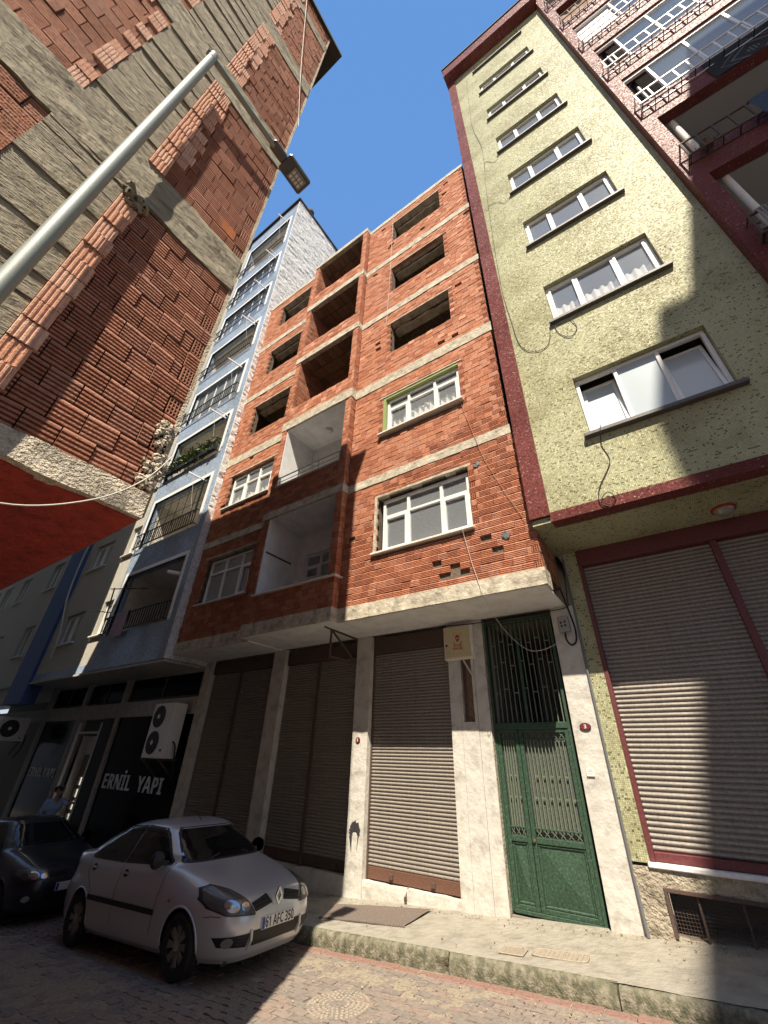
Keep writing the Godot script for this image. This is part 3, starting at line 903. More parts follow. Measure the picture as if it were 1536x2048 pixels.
func entrance(b: Node3D) -> void:
	# dark hall behind the door
	var hall := Geo.new()
	hall.box(Vector3(-2.6, -0.1, -9.5), Vector3(-2.52, 3.73, -6.92))
	hall.box(Vector3(-1.46, -0.1, -9.5), Vector3(-1.38, 3.73, -7.05))
	hall.box(Vector3(-2.6, -0.1, -9.6), Vector3(-1.38, 3.73, -9.5))
	hall.box(Vector3(-2.6, 3.68, -9.5), Vector3(-1.38, 3.73, -6.83))
	hall.box(Vector3(-2.57, -0.6, -9.5), Vector3(-1.41, 0.0, -6.70))
	part("hall", hall, M.room_dark, b)
	var d := group_part("entrance_door", b)
	d.set_meta("label", "two-leaf green steel door with barred glass and diamond panels")
	var z := -6.77
	var fr := Geo.new()
	fr.bbox(Vector3(-2.585, 0.03, z - 0.06), Vector3(-2.54, 3.67, z + 0.03), 0.005)
	fr.bbox(Vector3(-1.50, 0.03, z - 0.06), Vector3(-1.455, 3.67, z + 0.03), 0.005)
	fr.bbox(Vector3(-2.54, 2.06, z - 0.06), Vector3(-1.50, 2.145, z + 0.035), 0.008)
	fr.bbox(Vector3(-2.54, 3.63, z - 0.06), Vector3(-1.50, 3.67, z + 0.03), 0.005)
	fr.bbox(Vector3(-2.54, 0.02, z - 0.06), Vector3(-1.50, 0.06, z + 0.03), 0.005)
	fr.bbox(Vector3(-2.06, 2.145, z - 0.03), Vector3(-2.015, 3.63, z + 0.02), 0.004)
	part("door_frame", fr, M.green_paint, d)
	# fixed grille over the door: pairs of bars tied by short rungs
	var x := -2.49
	var k := 0
	while x < -1.52:
		var bar := Geo.new()
		if absf(x + 2.038) > 0.03:
			bar.bbox(Vector3(x - 0.007, 2.145, z - 0.012), Vector3(x + 0.007, 3.63, z + 0.004), 0.002)
			part("grille_bar", bar, M.bar_paint, d)
		if k % 2 == 0:
			var ru := Geo.new()
			for y in [2.55, 2.95, 3.28]: ru.box(Vector3(x + 0.007, y + 0.03 * (k % 4), z - 0.01), Vector3(minf(x + 0.075, -1.5), y + 0.014 + 0.03 * (k % 4), z + 0.002))
			part("grille_rung", ru, M.bar_paint, d)
		x += 0.0735
		k += 1
	for q in [[-2.54, -2.215, 3], [-2.205, -1.50, 6]]:
		var x0: float = q[0]; var x1: float = q[1]
		var leaf := d
		var lf := Geo.new()
		var e := 0.055
		lf.bbox(Vector3(x0, 0.06, z - 0.03), Vector3(x0 + e, 2.06, z + 0.02), 0.005)
		lf.bbox(Vector3(x1 - e, 0.06, z - 0.03), Vector3(x1, 2.06, z + 0.02), 0.005)
		lf.bbox(Vector3(x0 + e, 2.01, z - 0.03), Vector3(x1 - e, 2.06, z + 0.02), 0.005)
		lf.bbox(Vector3(x0 + e, 0.735, z - 0.03), Vector3(x1 - e, 0.80, z + 0.02), 0.005)
		lf.bbox(Vector3(x0 + e, 0.06, z - 0.03), Vector3(x1 - e, 0.11, z + 0.02), 0.005)
		lf.bbox(Vector3(x0 + e, 1.92, z - 0.01), Vector3(x1 - e, 1.937, z + 0.016), 0.003)
		lf.bbox(Vector3(x0 + e, 0.885, z - 0.01), Vector3(x1 - e, 0.902, z + 0.016), 0.003)
		part("leaf_frame", lf, M.green_paint, leaf)
		# pressed lower panel: a shallow pyramid in a raised border
		var a := Vector3(x0 + e, 0.11, z - 0.012); var c := Vector3(x1 - e, 0.735, z - 0.012)
		var m := Vector3(lerpf(a.x, c.x, 0.55), lerpf(a.y, c.y, 0.45), z + 0.03)
		var pn := Geo.new()
		var i0 := Vector3(a.x + 0.03, a.y + 0.03, z - 0.008); var i2 := Vector3(c.x - 0.03, c.y - 0.03, z - 0.008)
		var i1 := Vector3(i2.x, i0.y, i0.z); var i3 := Vector3(i0.x, i2.y, i0.z)
		pn.tri(i0, i1, m); pn.tri(i1, i2, m); pn.tri(i2, i3, m); pn.tri(i3, i0, m)
		pn.bbox(Vector3(a.x, a.y, z - 0.02), Vector3(c.x, a.y + 0.03, z + 0.008), 0.008)
		pn.bbox(Vector3(a.x, c.y - 0.03, z - 0.02), Vector3(c.x, c.y, z + 0.008), 0.008)
		pn.bbox(Vector3(a.x, a.y + 0.03, z - 0.02), Vector3(a.x + 0.03, c.y - 0.03, z + 0.008), 0.008)
		pn.bbox(Vector3(c.x - 0.03, a.y + 0.03, z - 0.02), Vector3(c.x, c.y - 0.03, z + 0.008), 0.008)
		part("panel", pn, M.green_paint, leaf)
		var gl := Geo.new()
		gl.box(Vector3(x0 + e, 0.80, z - 0.04), Vector3(x1 - e, 2.01, z - 0.034))
		part("pane", gl, M.glass_dusty, leaf)
		var n: int = q[2]
		var step := (x1 - x0 - 2 * e) / (n * 2)
		for i in range(1, n * 2):
			var bar := Geo.new()
			var xx := x0 + e + i * step
			bar.bbox(Vector3(xx - 0.008, 0.9, z - 0.008), Vector3(xx + 0.008, 1.922, z + 0.008), 0.003)
			part("bar", bar, M.bar_paint, leaf)
			var ru := Geo.new()
			for y in ([1.22] if i % 2 else [1.47]): ru.box(Vector3(xx + 0.008, y, z - 0.006), Vector3(xx + step - 0.008, y + 0.02, z + 0.006))
			part("rung", ru, M.bar_paint, leaf)
		for y in [0.80, 1.935]:
			for i in n:
				var sc := Geo.new()
				var xc := x0 + e + (i * 2 + 1) * step
				for s in [-1.0, 1.0]:
					var pts := PackedVector3Array()
					for j in 9:
						var t := j / 8.0
						pts.append(Vector3(xc + s * step * 0.55 * cos(t * PI), y + 0.006 + t * 0.072, z + 0.004))
					sc.tube(pts, 0.005, 5)
				part("scroll", sc, M.bar_paint, leaf)
		if n == 6:
			var kn := Geo.new()
			kn.lathe(Transform3D(Basis(Vector3.RIGHT, PI / 2), Vector3(x0 + 0.03, 0.76, z + 0.018)), PackedVector2Array([Vector2(0.022, 0), Vector2(0.024, 0.012), Vector2(0.016, 0.03), Vector2(0.0, 0.034)]), 14)
			part("knob", kn, M.rust_iron, leaf)

# ---- the mosaic-tiled block on the right ----------------------------------------------------
func mosaic_block() -> void:
	var b := thing("mosaic_apartment_building", "tall apartment block in pale yellow mosaic tiles with burgundy edging and balconies", "building")
	var y0 := [5.89, 8.70, 11.47, 14.16, 16.88, 19.65, 22.35, 25.06]
	var y1 := [7.12, 9.85, 12.57, 15.27, 17.98, 20.60, 23.29, 25.89]
	var holes := []
	for i in 8: holes.append(Rect2(-0.11 + 0.93, y0[i] - 4.6, 1.80, y1[i] - y0[i]))
	var g := Geo.new()
	wall(g, at(-0.93, 4.6, -5.5), 3.46, 21.6, 0.22, holes)
	part("wall", g, M.yellow, b)
	# burgundy edging
	g = Geo.new()
	g.box(Vector3(-1.2, 4.7, -5.9), Vector3(-0.91, 27.0, -5.45))
	g.box(Vector3(-0.91, 4.6, -5.7), Vector3(2.5, 4.755, -5.488))
	part("edging", g, M.burgundy, b)
	g = Geo.new()
	g.box(Vector3(-1.25, 26.05, -5.9), Vector3(2.56, 26.92, -5.12))
	part("eaves_fascia", g, M.burgundy, b)
	g = Geo.new()
	g.box(Vector3(-1.28, 26.93, -12), Vector3(8, 27.0, -5.08))
	part("roof_edge", g, M.eave, b)
	# left side wall, rooms and floors behind
	g = Geo.new()
	g.box(Vector3(-1.18, 4.7, -12), Vector3(-1.0, 26.9, -5.92))
	g.box(Vector3(-1.0, 4.72, -12.2), Vector3(8, 26.9, -12))
	g.box(Vector3(2.35, 4.72, -12), Vector3(2.5, 26.9, -5.75))
	for i in 9: g.box(Vector3(-1.0, [4.62, 7.6, 10.4, 13.1, 15.8, 18.5, 21.3, 24.0, 26.1][i], -12), Vector3(2.35, [4.82, 7.7, 10.5, 13.2, 15.9, 18.6, 21.4, 24.1, 26.2][i], -5.75))
	g.box(Vector3(-1.0, 4.72, -8.1), Vector3(2.35, 26.9, -8.0))
	part("room", g, M.room, b)
	# soffit over the shop
	g = Geo.new()
	g.box(Vector3(-1.19, 4.585, -6.66), Vector3(8, 4.6, -5.7))
	g.box(Vector3(-1.18, 4.60, -6.0), Vector3(-0.92, 4.69, -5.5))
	part("soffit", g, M.yellow, b)
	# windows
	for i in range(1, 8):
		var o := {"name": "window", "sashes": [0, 2], "bar": 0.05, "sill": [-0.19, 1.77, y0[i] - 0.005, -5.42, 0.07], "sill_mat": M.sill_dark}
		if i == 1: o.curtain = 0.55
		if i == 2:
			o.curtain = 0.3
			o.swag = true
		if i == 3: o.curtain = 0.6
		if i >= 4: o.curtain = [0.4, 0.75, 0.5, 0.95][i - 4]
		window(b, -0.105, 1.685, y0[i], y1[i] - 0.005, -5.59, [0.315, 0.665], 0.0, o)
	tilted_window(b)
	red_part(b)
	shop_right(b)
	var l := thing("ceiling_lamp", "round orange-rimmed lamp under the yellow mosaic overhang", "lamp", Vector3(1.09, 4.585, -6.28))
	var lg := Geo.new()
	lg.lathe(Transform3D(), PackedVector2Array([Vector2(0, -0.10), Vector2(0.07, -0.09), Vector2(0.11, -0.05), Vector2(0.12, -0.025)]), 20)
	part("shade", lg, M.lens, l)
	lg = Geo.new()
	lg.lathe(Transform3D(), PackedVector2Array([Vector2(0.12, -0.028), Vector2(0.14, -0.026), Vector2(0.14, 0), Vector2(0, 0)]), 20)
	part("rim", lg, M.redsoffit, l)

func tilted_window(b: Node3D) -> void:
	# the lowest window: frosted glass, its two side lights tipped inwards
	var w := group_part("window", b)
	w.set_meta("label", "frosted window with both side lights tipped inwards")
	var x0 := -0.105; var x1 := 1.685; var y0 := 5.89; var y1 := 7.115; var z := -5.59
	var g := Geo.new()
	var f := 0.055
	g.bbox(Vector3(x0, y0, z - 0.07), Vector3(x1, y0 + f, z), 0.006)
	g.bbox(Vector3(x0, y1 - f, z - 0.07), Vector3(x1, y1, z), 0.006)
	for x in [x0, x1 - f, 0.455, 1.04]: g.bbox(Vector3(x, y0 + f, z - 0.07), Vector3(x + f, y1 - f, z + 0.001), 0.006)
	part("frame", g, M.frame, w)
	g = Geo.new()
	g.quad(Vector3(0.51, y0 + f, z - 0.03), Vector3(1.04, y0 + f, z - 0.03), Vector3(1.04, y1 - f, z - 0.03), Vector3(0.51, y1 - f, z - 0.03))
	part("pane", g, M.frosted, w)
	for q in [[x0 + f, 0.455], [1.095, x1 - f]]:
		var t := Transform3D(Basis(Vector3.RIGHT, -0.16), Vector3(0, y0 + f, z - 0.01))
		var h := y1 - y0 - 2 * f - 0.02
		g = Geo.new()
		var s := 0.05
		g.tbox(t * at((q[0] + q[1]) * 0.5, s * 0.5, -0.02), Vector3(q[1] - q[0], s, 0.05), 0.005)
		g.tbox(t * at((q[0] + q[1]) * 0.5, h - s * 0.5, -0.02), Vector3(q[1] - q[0], s, 0.05), 0.005)
		g.tbox(t * at(q[0] + s * 0.5, h * 0.5, -0.02), Vector3(s, h - 2 * s, 0.05), 0.005)
		g.tbox(t * at(q[1] - s * 0.5, h * 0.5, -0.02), Vector3(s, h - 2 * s, 0.05), 0.005)
		part("sash", g, M.frame, w)
		g = Geo.new()
		g.quad(t * Vector3(q[0] + s, s, -0.02), t * Vector3(q[1] - s, s, -0.02), t * Vector3(q[1] - s, h - s, -0.02), t * Vector3(q[0] + s, h - s, -0.02))
		part("pane", g, M.frosted, w)
	g = Geo.new()
	g.bbox(Vector3(-0.19, y0 - 0.075, z - 0.06), Vector3(1.77, y0 - 0.005, -5.41), 0.01)
	part("sill", g, M.sill_dark, w)

func red_part(b: Node3D) -> void:
	var tops := [10.2, 12.88, 15.5, 18.2, 20.84, 23.53, 26.2]
	var pars := [8.25, 11.0, 13.75, 16.45, 19.15, 21.8, 24.5]
	var holes := []
	for i in 7: holes.append(Rect2(0.24, pars[i] - 4.6, 4.6, tops[i] - pars[i]))
	var g := Geo.new()
	wall(g, at(2.51, 4.6, -5.3), 5.2, 24.0, 0.2, holes)
	part("balcony_front", g, M.burgundy, b)
	for i in 7:
		# balcony floor, ceiling, back and side
		g = Geo.new()
		g.box(Vector3(2.75, tops[i] + 0.02, -6.7), Vector3(7.6, tops[i] + 0.18, -5.52))
		g.box(Vector3(2.52, pars[i] - 0.8, -6.7), Vector3(2.74, tops[i] + 0.02, -5.52))
		g.box(Vector3(2.52, pars[i] - 0.8, -6.9), Vector3(7.6, tops[i] + 0.18, -6.72))
		part("balcony_inside", g, M.grey_ceiling, b)
		var m: Material = M.frame if i in [2, 3, 4] else M.rust_iron
		# planter rail standing out from the parapet
		var yb: float = pars[i] - 0.3; var yt: float = pars[i] + 0.17
		var rail := group_part("balcony_rail", b)
		g = Geo.new()
		for y in [yb, yt]: g.bar(Vector3(2.62, y, -5.13), Vector3(7.4, y, -5.13), 0.028, 0.028)
		for y in [yb, yt]: g.bar(Vector3(2.634, y, -5.30), Vector3(2.634, y, -5.144), 0.022, 0.022)
		g.bar(Vector3(2.65, yb, -5.29), Vector3(7.4, yb, -5.29), 0.02, 0.02)
		part("rail", g, m, rail)
		for k in 20:
			g = Geo.new()
			g.bar(Vector3(2.64 + k * 0.23, yb + 0.014, -5.13), Vector3(2.64 + k * 0.23, yt - 0.014, -5.13), 0.026, 0.026)
			part("baluster", g, m, rail)
			g = Geo.new()
			g.bar(Vector3(2.66 + k * 0.23, yb - 0.004, -5.28), Vector3(2.66 + k * 0.23, yb - 0.004, -5.14), 0.016, 0.016)
			part("floor_bar", g, M.iron, rail)
		if i < 4:
			var pg := Geo.new()
			pg.tube(PackedVector3Array([Vector3(2.99, pars[i] - 0.2, -5.56), Vector3(2.99, tops[i] + 0.02, -5.56)]), 0.055, 12)
			part("downpipe", pg, M.sill if i < 2 else M.iron, b)
	# glazed balconies: white frames with large panes
	for q in [[2, 13.75, 15.5], [3, 16.45, 18.2], [4, 19.15, 20.84]]:
		var w := group_part("balcony_glazing", b)
		g = Geo.new()
		g.bbox(Vector3(2.75, q[2] - 0.10, -5.42), Vector3(7.3, q[2] - 0.002, -5.35), 0.006)
		g.bbox(Vector3(2.75, q[1], -5.42), Vector3(7.3, q[1] + 0.05, -5.36), 0.006)
		var xs := [3.24, 3.95, 4.66, 5.37, 6.08, 6.79, 7.3]
		if q[0] == 4: xs = [3.72, 4.3, 4.9, 5.5, 6.1, 6.7, 7.3]
		for x in xs: g.bbox(Vector3(x - 0.025, q[1] + 0.05, -5.41), Vector3(x + 0.025, q[2] - 0.10, -5.355), 0.005)
		part("frame", g, M.frame, w)
		for k in xs.size() - 1:
			g = Geo.new()
			g.quad(Vector3(xs[k] + 0.025, q[1] + 0.05, -5.385), Vector3(xs[k + 1] - 0.025, q[1] + 0.05, -5.385), Vector3(xs[k + 1] - 0.025, q[2] - 0.1, -5.385), Vector3(xs[k] + 0.025, q[2] - 0.1, -5.385))
			part("pane", g, M.balcony_glass, w)
	g = Geo.new()
	g.box(Vector3(2.76, 19.15, -5.46), Vector3(3.69, 20.75, -5.43))
	for y in [19.5, 20.3]: g.bbox(Vector3(2.8, y, -5.43), Vector3(3.65, y + 0.03, -5.415), 0.005)
	part("white_panel", g, M.frame, b)
	g = Geo.new()
	g.sheet(func(u: float, v: float) -> Vector3: return Vector3(2.78 + u * 4.0, 21.8 + v * 1.7, -5.5 + 0.02 * sin(u * 70.0)), 120, 2)
	part("brown_blind", g, M.rug_brown, b)
	# things hung over the rails
	g = Geo.new()
	g.sheet(func(u: float, v: float) -> Vector3:
		var y := 11.19 - v * 0.62
		return Vector3(3.6 + u * 2.2 + v * 0.03, y + 0.01 * sin(u * 9.0), -5.105 + 0.014 * sin(u * 14.0 + v * 3.0) - 0.03 * v * (1.0 - v)), 60, 10)
	g.sheet(func(u: float, v: float) -> Vector3: return Vector3(3.6 + u * 2.2, 11.19 + 0.012 * sin(v * PI), -5.105 - v * 0.055), 20, 4)
	lone("rug", g, M.rug_blue, "dark blue rug with pale curved lines hung over balcony railing", "rug")
	g = Geo.new()
	g.sheet(func(u: float, v: float) -> Vector3: return Vector3(3.74 + u * 2.4, 12.90 + v * 0.80, -5.285 + 0.006 * sin(u * 17.0)), 40, 4)
	lone("rug", g, M.rug_dark, "charcoal rug with grey diamond pattern hung on burgundy parapet", "rug")
	var bs := thing("bamboo_screen", "grey bamboo reed screen draped over the lowest burgundy balcony railing", "screen", Vector3(2.74, 8.1, -5.1))
	for k in 46:
		g = Geo.new()
		var x := k * 0.042
		var j := rng.randf_range(-0.03, 0.03)
		g.tube(PackedVector3Array([Vector3(x, 0.36 + j, -0.02), Vector3(x + 0.004, 0.33, 0.012), Vector3(x, -0.22 + j, 0.02)]), 0.018, 5)
		part("reed", g, M.reed, bs)
	var pot := thing("potted_plant", "small green plant in brown pot behind the balcony rail", "plant", Vector3(2.95, 10.75, -5.21))
	g = Geo.new()
	g.lathe(Transform3D(), PackedVector2Array([Vector2(0, 0), Vector2(0.055, 0), Vector2(0.075, 0.13), Vector2(0.068, 0.13), Vector2(0.06, 0.11), Vector2(0, 0.11)]), 14)
	part("pot", g, M.rust, pot)
	part("leaves", leaves(Vector3(0, 0.2, 0), Vector3(0.12, 0.1, 0.06), 60, 0.05), M.leaf, pot)

func leaves(c: Vector3, r: Vector3, n: int, s: float) -> Geo:
	var g := Geo.new()
	for i in n:
		var p := c + Vector3(rng.randfn(0, 0.5), rng.randfn(0, 0.5), rng.randfn(0, 0.5)) * r
		var t := Transform3D(Basis.from_euler(Vector3(rng.randf_range(-1.2, 1.2), rng.randf() * TAU, rng.randf_range(-0.6, 0.6))), p)
		var l := s * rng.randf_range(0.6, 1.3)
		g.tri(t * Vector3(0, 0, 0), t * Vector3(l * 0.28, 0.1 * l, l * 0.5), t * Vector3(0, 0, l))
		g.tri(t * Vector3(0, 0, 0), t * Vector3(0, 0, l), t * Vector3(-l * 0.28, 0.1 * l, l * 0.5))
	return g

func shop_right(b: Node3D) -> void:
	var g := Geo.new()
	g.box(Vector3(-1.055, 0.70, -6.95), Vector3(-0.855, 4.585, -6.64))
	part("pillar", g, M.yellow, b)
	g = Geo.new()
	g.bbox(Vector3(-0.855, 4.33, -6.9), Vector3(6, 4.585, -6.62), 0.008)
	g.bbox(Vector3(-0.855, 0.72, -6.8), Vector3(-0.80, 4.33, -6.63), 0.005)
	g.bbox(Vector3(0.85, 0.80, -6.8), Vector3(0.935, 4.33, -6.66), 0.005)
	g.bbox(Vector3(-0.80, 0.72, -6.8), Vector3(6, 0.805, -6.655), 0.005)
	part("shop_frame", g, M.burg_paint, b)
	var slat := slat_mesh(M.shutter, 0.056, 0.019)
	roller_shutter(b, -0.80, 0.85, 0.805, 4.33, -6.74, slat, 0.056, "wide ribbed steel shutter in burgundy frame, partly sunlit")
	roller_shutter(b, 0.935, 4.5, 0.805, 4.33, -6.74, slat, 0.056, "shaded ribbed steel shutter right of the burgundy post")
	g = Geo.new()
	g.box(Vector3(-0.84, 0.8, -7.2), Vector3(6, 4.4, -7.1))
	part("shop_back", g, M.room_dark, b)
	g = Geo.new()
	g.bbox(Vector3(-0.88, 0.665, -6.85), Vector3(6, 0.714, -6.575), 0.01)
	part("shop_sill", g, M.trim, b)
	# rough base with the cellar window
	g = Geo.new()
	wall(g, at(-1.06, -0.5, -6.612), 7.0, 1.165, 0.3, [Rect2(0.27, 0.615, 2.5, 0.395)])
	var st := Geo.new()
	for q in [[-1.06, -0.79, -0.4, 0.665], [-0.79, 1.71, 0.51, 0.665], [-0.79, 1.71, -0.4, 0.113], [1.71, 4.0, -0.4, 0.665]]:
		rough_beam(st, at(q[0], q[2], -6.60), q[1] - q[0], q[3] - q[2], 0.05, 0.016, int(q[0] * 31.0), 0.05)
	part("base_wall", g, M.base_wall, b)
	part("base_plaster", st, M.base_wall, b)
	var w := group_part("cellar_window", b)
	g = Geo.new()
	g.bbox(Vector3(-0.79, 0.475, -6.66), Vector3(1.71, 0.512, -6.585), 0.004)
	g.bbox(Vector3(-0.79, 0.113, -6.66), Vector3(-0.755, 0.475, -6.585), 0.004)
	for x in [-0.50, -0.12, 0.4]: g.bbox(Vector3(x, 0.115, -6.67), Vector3(x + 0.02, 0.475, -6.62), 0.003)
	part("frame", g, M.rust_iron, w)
	g = Geo.new()
	for x in 84: g.bar(Vector3(-0.75 + x * 0.03, 0.12, -6.68), Vector3(-0.75 + x * 0.03, 0.475, -6.68), 0.003, 0.003)
	for y in 12: g.bar(Vector3(-0.75, 0.13 + y * 0.03, -6.682), Vector3(1.7, 0.13 + y * 0.03, -6.682), 0.003, 0.003)
	part("mesh", g, M.rust_iron, w)
	g = Geo.new()
	g.box(Vector3(-0.85, -0.2, -7.6), Vector3(1.8, 0.6, -7.55))
	g.box(Vector3(-0.85, 0.54, -7.55), Vector3(1.8, 0.6, -6.93))
	g.box(Vector3(-0.85, -0.2, -7.55), Vector3(1.8, 0.02, -6.93))
	part("cellar", g, M.room_dark, w)

# ---- the blue-tiled block on the left --------------------------------------------------------
func blue_block() -> void:
	var b := thing("blue_apartment_building", "tall narrow blue-tiled apartment block with white balcony surrounds and iron railings", "building")
	var bot := [4.62, 7.5, 10.33, 13.15, 15.95, 18.75, 21.45, 24.25]
	var top := [6.52, 9.36, 12.16, 14.93, 17.7, 20.45, 23.2, 27.0]
	var holes := []
	for i in 8: holes.append(Rect2(0.28, bot[i] - 3.62, 3.29, top[i] - bot[i]))
	var g := Geo.new()
	wall(g, at(-14.3, 3.62, -5.48), 4.0, 24.8, 0.2, holes)
	part("wall", g, M.bluetile, b)
	g = Geo.new()
	g.box(Vector3(-10.5, 3.62, -14), Vector3(-10.31, 28.4, -5.69))
	rough_beam(g, facing(-10.265, 3.62, -5.462, PI / 2), 8.5, 24.78, 0.06, 0.03, 61, 0.12)
	part("side_wall", g, M.stucco, b)
	g = Geo.new()
	g.box(Vector3(-22, 28.43, -14), Vector3(-10.2, 28.55, -5.36))
	part("roof_edge", g, M.eave, b)
	var ch := Geo.new()
	ch.lathe(at(-10.55, 28.5, -6.4), PackedVector2Array([Vector2(0.12, 0), Vector2(0.12, 0.5), Vector2(0.26, 0.55), Vector2(0.26, 0.75), Vector2(0, 0.85)]), 12)
	part("chimney", ch, M.eave, b)
	for i in 8:
		var y: float = bot[i]; var t: float = top[i]
		g = Geo.new()
		var e := 0.12
		g.box(Vector3(-14.02 - e, t, -5.55), Vector3(-10.73 + e, t + e, -5.462))
		g.box(Vector3(-14.02 - e, y, -5.55), Vector3(-14.02, t, -5.463))
		g.box(Vector3(-10.73, y, -5.55), Vector3(-10.73 + e, t, -5.463))
		part("surround", g, M.trim, b)
		g = Geo.new()
		g.box(Vector3(-14.1, t + 0.03, -7.2), Vector3(-10.6, t + 0.15, -5.7))
		g.box(Vector3(-14.2, y - 0.4, -7.2), Vector3(-14.03, t + 0.03, -5.7))
		g.box(Vector3(-10.72, y - 0.4, -7.2), Vector3(-10.55, t + 0.03, -5.7))
		g.box(Vector3(-14.2, y - 0.4, -7.4), Vector3(-10.55, t + 0.15, -7.2))
		part("balcony_inside", g, M.tower, b)
		# iron railing that stands out a little
		var r := group_part("railing", b)
		g = Geo.new()
		for yy in [y + 0.02, y + 0.50]:
			g.bar(Vector3(-14.2, yy, -5.36), Vector3(-10.72, yy, -5.36), 0.03, 0.03)
			g.bar(Vector3(-10.735, yy, -5.46), Vector3(-10.735, yy, -5.375), 0.025, 0.025)
			g.bar(Vector3(-14.185, yy, -5.46), Vector3(-14.185, yy, -5.375), 0.025, 0.025)
		part("rail", g, M.iron, r)
		for k in 26:
			g = Geo.new()
			var x := -14.12 + k * 0.135
			g.bar(Vector3(x, y + 0.035, -5.36), Vector3(x, y + 0.485, -5.36), 0.02, 0.02)
			part("baluster", g, M.iron, r)
		# clothes-line arm
		if i > 0:
			g = Geo.new()
			g.bar(Vector3(-11.0, t - 0.12, -5.5), Vector3(-11.15, t - 0.05, -4.95), 0.035, 0.05)
			if i % 2 == 0: g.bar(Vector3(-10.85, t - 0.12, -5.5), Vector3(-10.95, t - 0.05, -5.05), 0.02, 0.03)
			part("line_arm", g, M.trim, b)
			g = Geo.new()
			g.tube(PackedVector3Array([Vector3(-11.1, t - 0.08, -5.1), Vector3(-11.05, y + 0.5, -5.35)]), 0.006, 4)
			part("cord", g, M.cable_white, b)
		if i in [3, 5, 6]:
			var w := group_part("glazing", b)
			g = Geo.new()
			for k in 6: g.bbox(Vector3(-14.0 + k * 0.645, y, -5.62), Vector3(-13.97 + k * 0.645, t, -5.58), 0.004)
			part("frame", g, M.trim, w)
			for k in 5:
				g = Geo.new()
				g.quad(Vector3(-13.965 + k * 0.645, y, -5.6), Vector3(-13.36 + k * 0.645, y, -5.6), Vector3(-13.36 + k * 0.645, t, -5.6), Vector3(-13.965 + k * 0.645, t, -5.6))
				part("pane", g, M.balcony_glass, w)
	# the second floor's folding iron screen
	g = Geo.new()
	for k in 6: g.bar(Vector3(-13.9 + k * 0.5, 8.0, -5.52), Vector3(-13.9 + k * 0.5, 9.25, -5.52), 0.015, 0.015)
	for y in [8.5, 9.05]: g.bar(Vector3(-13.95, y, -5.52), Vector3(-11.0, y, -5.52), 0.015, 0.015)
	g.bar(Vector3(-11.0, 8.0, -5.45), Vector3(-11.0, 9.3, -5.45), 0.04, 0.04)
	part("iron_screen", g, M.iron, b)
	# drying frame and post on the first floor balcony
	g = Geo.new()
	g.bar(Vector3(-14.2, 6.05, -5.2), Vector3(-12.2, 5.75, -5.4), 0.025, 0.025)
	g.bar(Vector3(-14.0, 5.0, -5.3), Vector3(-14.0, 6.05, -5.22), 0.03, 0.03)
	g.bar(Vector3(-14.9, 5.45, -5.2), Vector3(-13.8, 5.25, -5.3), 0.025, 0.025)
	part("drying_frame", g, M.iron, b)
	g = Geo.new()
	g.tube(PackedVector3Array([Vector3(-11.6, 6.2, -5.55), Vector3(-10.95, 6.0, -5.6)]), 0.06, 10)
	part("rolled_awning", g, M.trim, b)
	# cream side part, stripe and the flank beyond
	g = Geo.new()
	var hs := [Rect2(2.05, 4.3 - 3.62, 1.45, 1.15), Rect2(0.72, 7.55 - 3.62, 1.45, 1.08), Rect2(0.6, 4.75 - 3.62, 1.5, 1.1)]
	hs = []
	for y in [4.75, 7.55, 10.35, 13.2]:
		hs.append(Rect2(0.65, y - 3.62, 1.45, 1.08))
		hs.append(Rect2(3.4, y - 3.62, 0.62, 1.15))
	wall(g, at(-18.6, 3.85, -5.56), 4.3, 24.3, 0.25, hs.map(func(r): return Rect2(r.position - Vector2(0, 0.23), r.size)))
	part("cream_wall", g, M.creamwall, b)
	g = Geo.new()
	g.box(Vector3(-18.6, 3.6, -5.8), Vector3(-14.3, 3.85, -5.545))
	part("blue_band", g, M.bluetile, b)
	for y in [4.75, 7.55, 10.35, 13.2]:
		window(b, -17.93, -16.52, y + 0.01, y + 1.06, -5.66, [0.5], 0.0, {"sashes": [0, 1], "sill": [-18.0, -16.45, y, -5.48, 0.05]})
		window(b, -15.18, -14.60, y + 0.01, y + 1.14, -5.66, [], 0.0, {"sashes": [0], "sill": [-15.25, -14.5, y, -5.46, 0.05]})
	g = Geo.new()
	g.box(Vector3(-20.2, 2.95, -5.9), Vector3(-18.6, 28.4, -5.46))
	part("blue_stripe", g, M.bluestripe, b)
	g = Geo.new()
	hs = []
	for y in [4.75, 7.55, 10.35]:
		for x in [4.2, 6.0, 8.4, 12.0]: hs.append(Rect2(x, y - 3.0, 1.1, 1.2))
	wall(g, at(-34.0, 3.0, -5.56), 13.8, 25.0, 0.25, hs)
	part("cream_wall", g, M.creamwall, b)
	for r in hs: window(b, -34.0 + r.position.x + 0.01, -34.0 + r.end.x - 0.01, 3.0 + r.position.y + 0.01, 3.0 + r.end.y - 0.01, -5.66, [0.5], 0.0, {"sill": [-34.05 + r.position.x, -33.95 + r.end.x, 3.0 + r.position.y, -5.48, 0.05]})
	g = Geo.new()
	g.box(Vector3(-34, 3.62, -9.2), Vector3(-10.5, 28.4, -9.0))
	for y in [3.6, 6.7, 9.55, 12.4, 15.3]: g.box(Vector3(-34, y + 0.02, -9.0), Vector3(-14.32, y + 0.2, -5.83))
	part("room", g, M.room, b)
	g = Geo.new()
	g.box(Vector3(-34, 3.55, -6.9), Vector3(-10.31, 3.61, -5.5))
	part("soffit", g, M.greywall, b)
	shop_left(b)

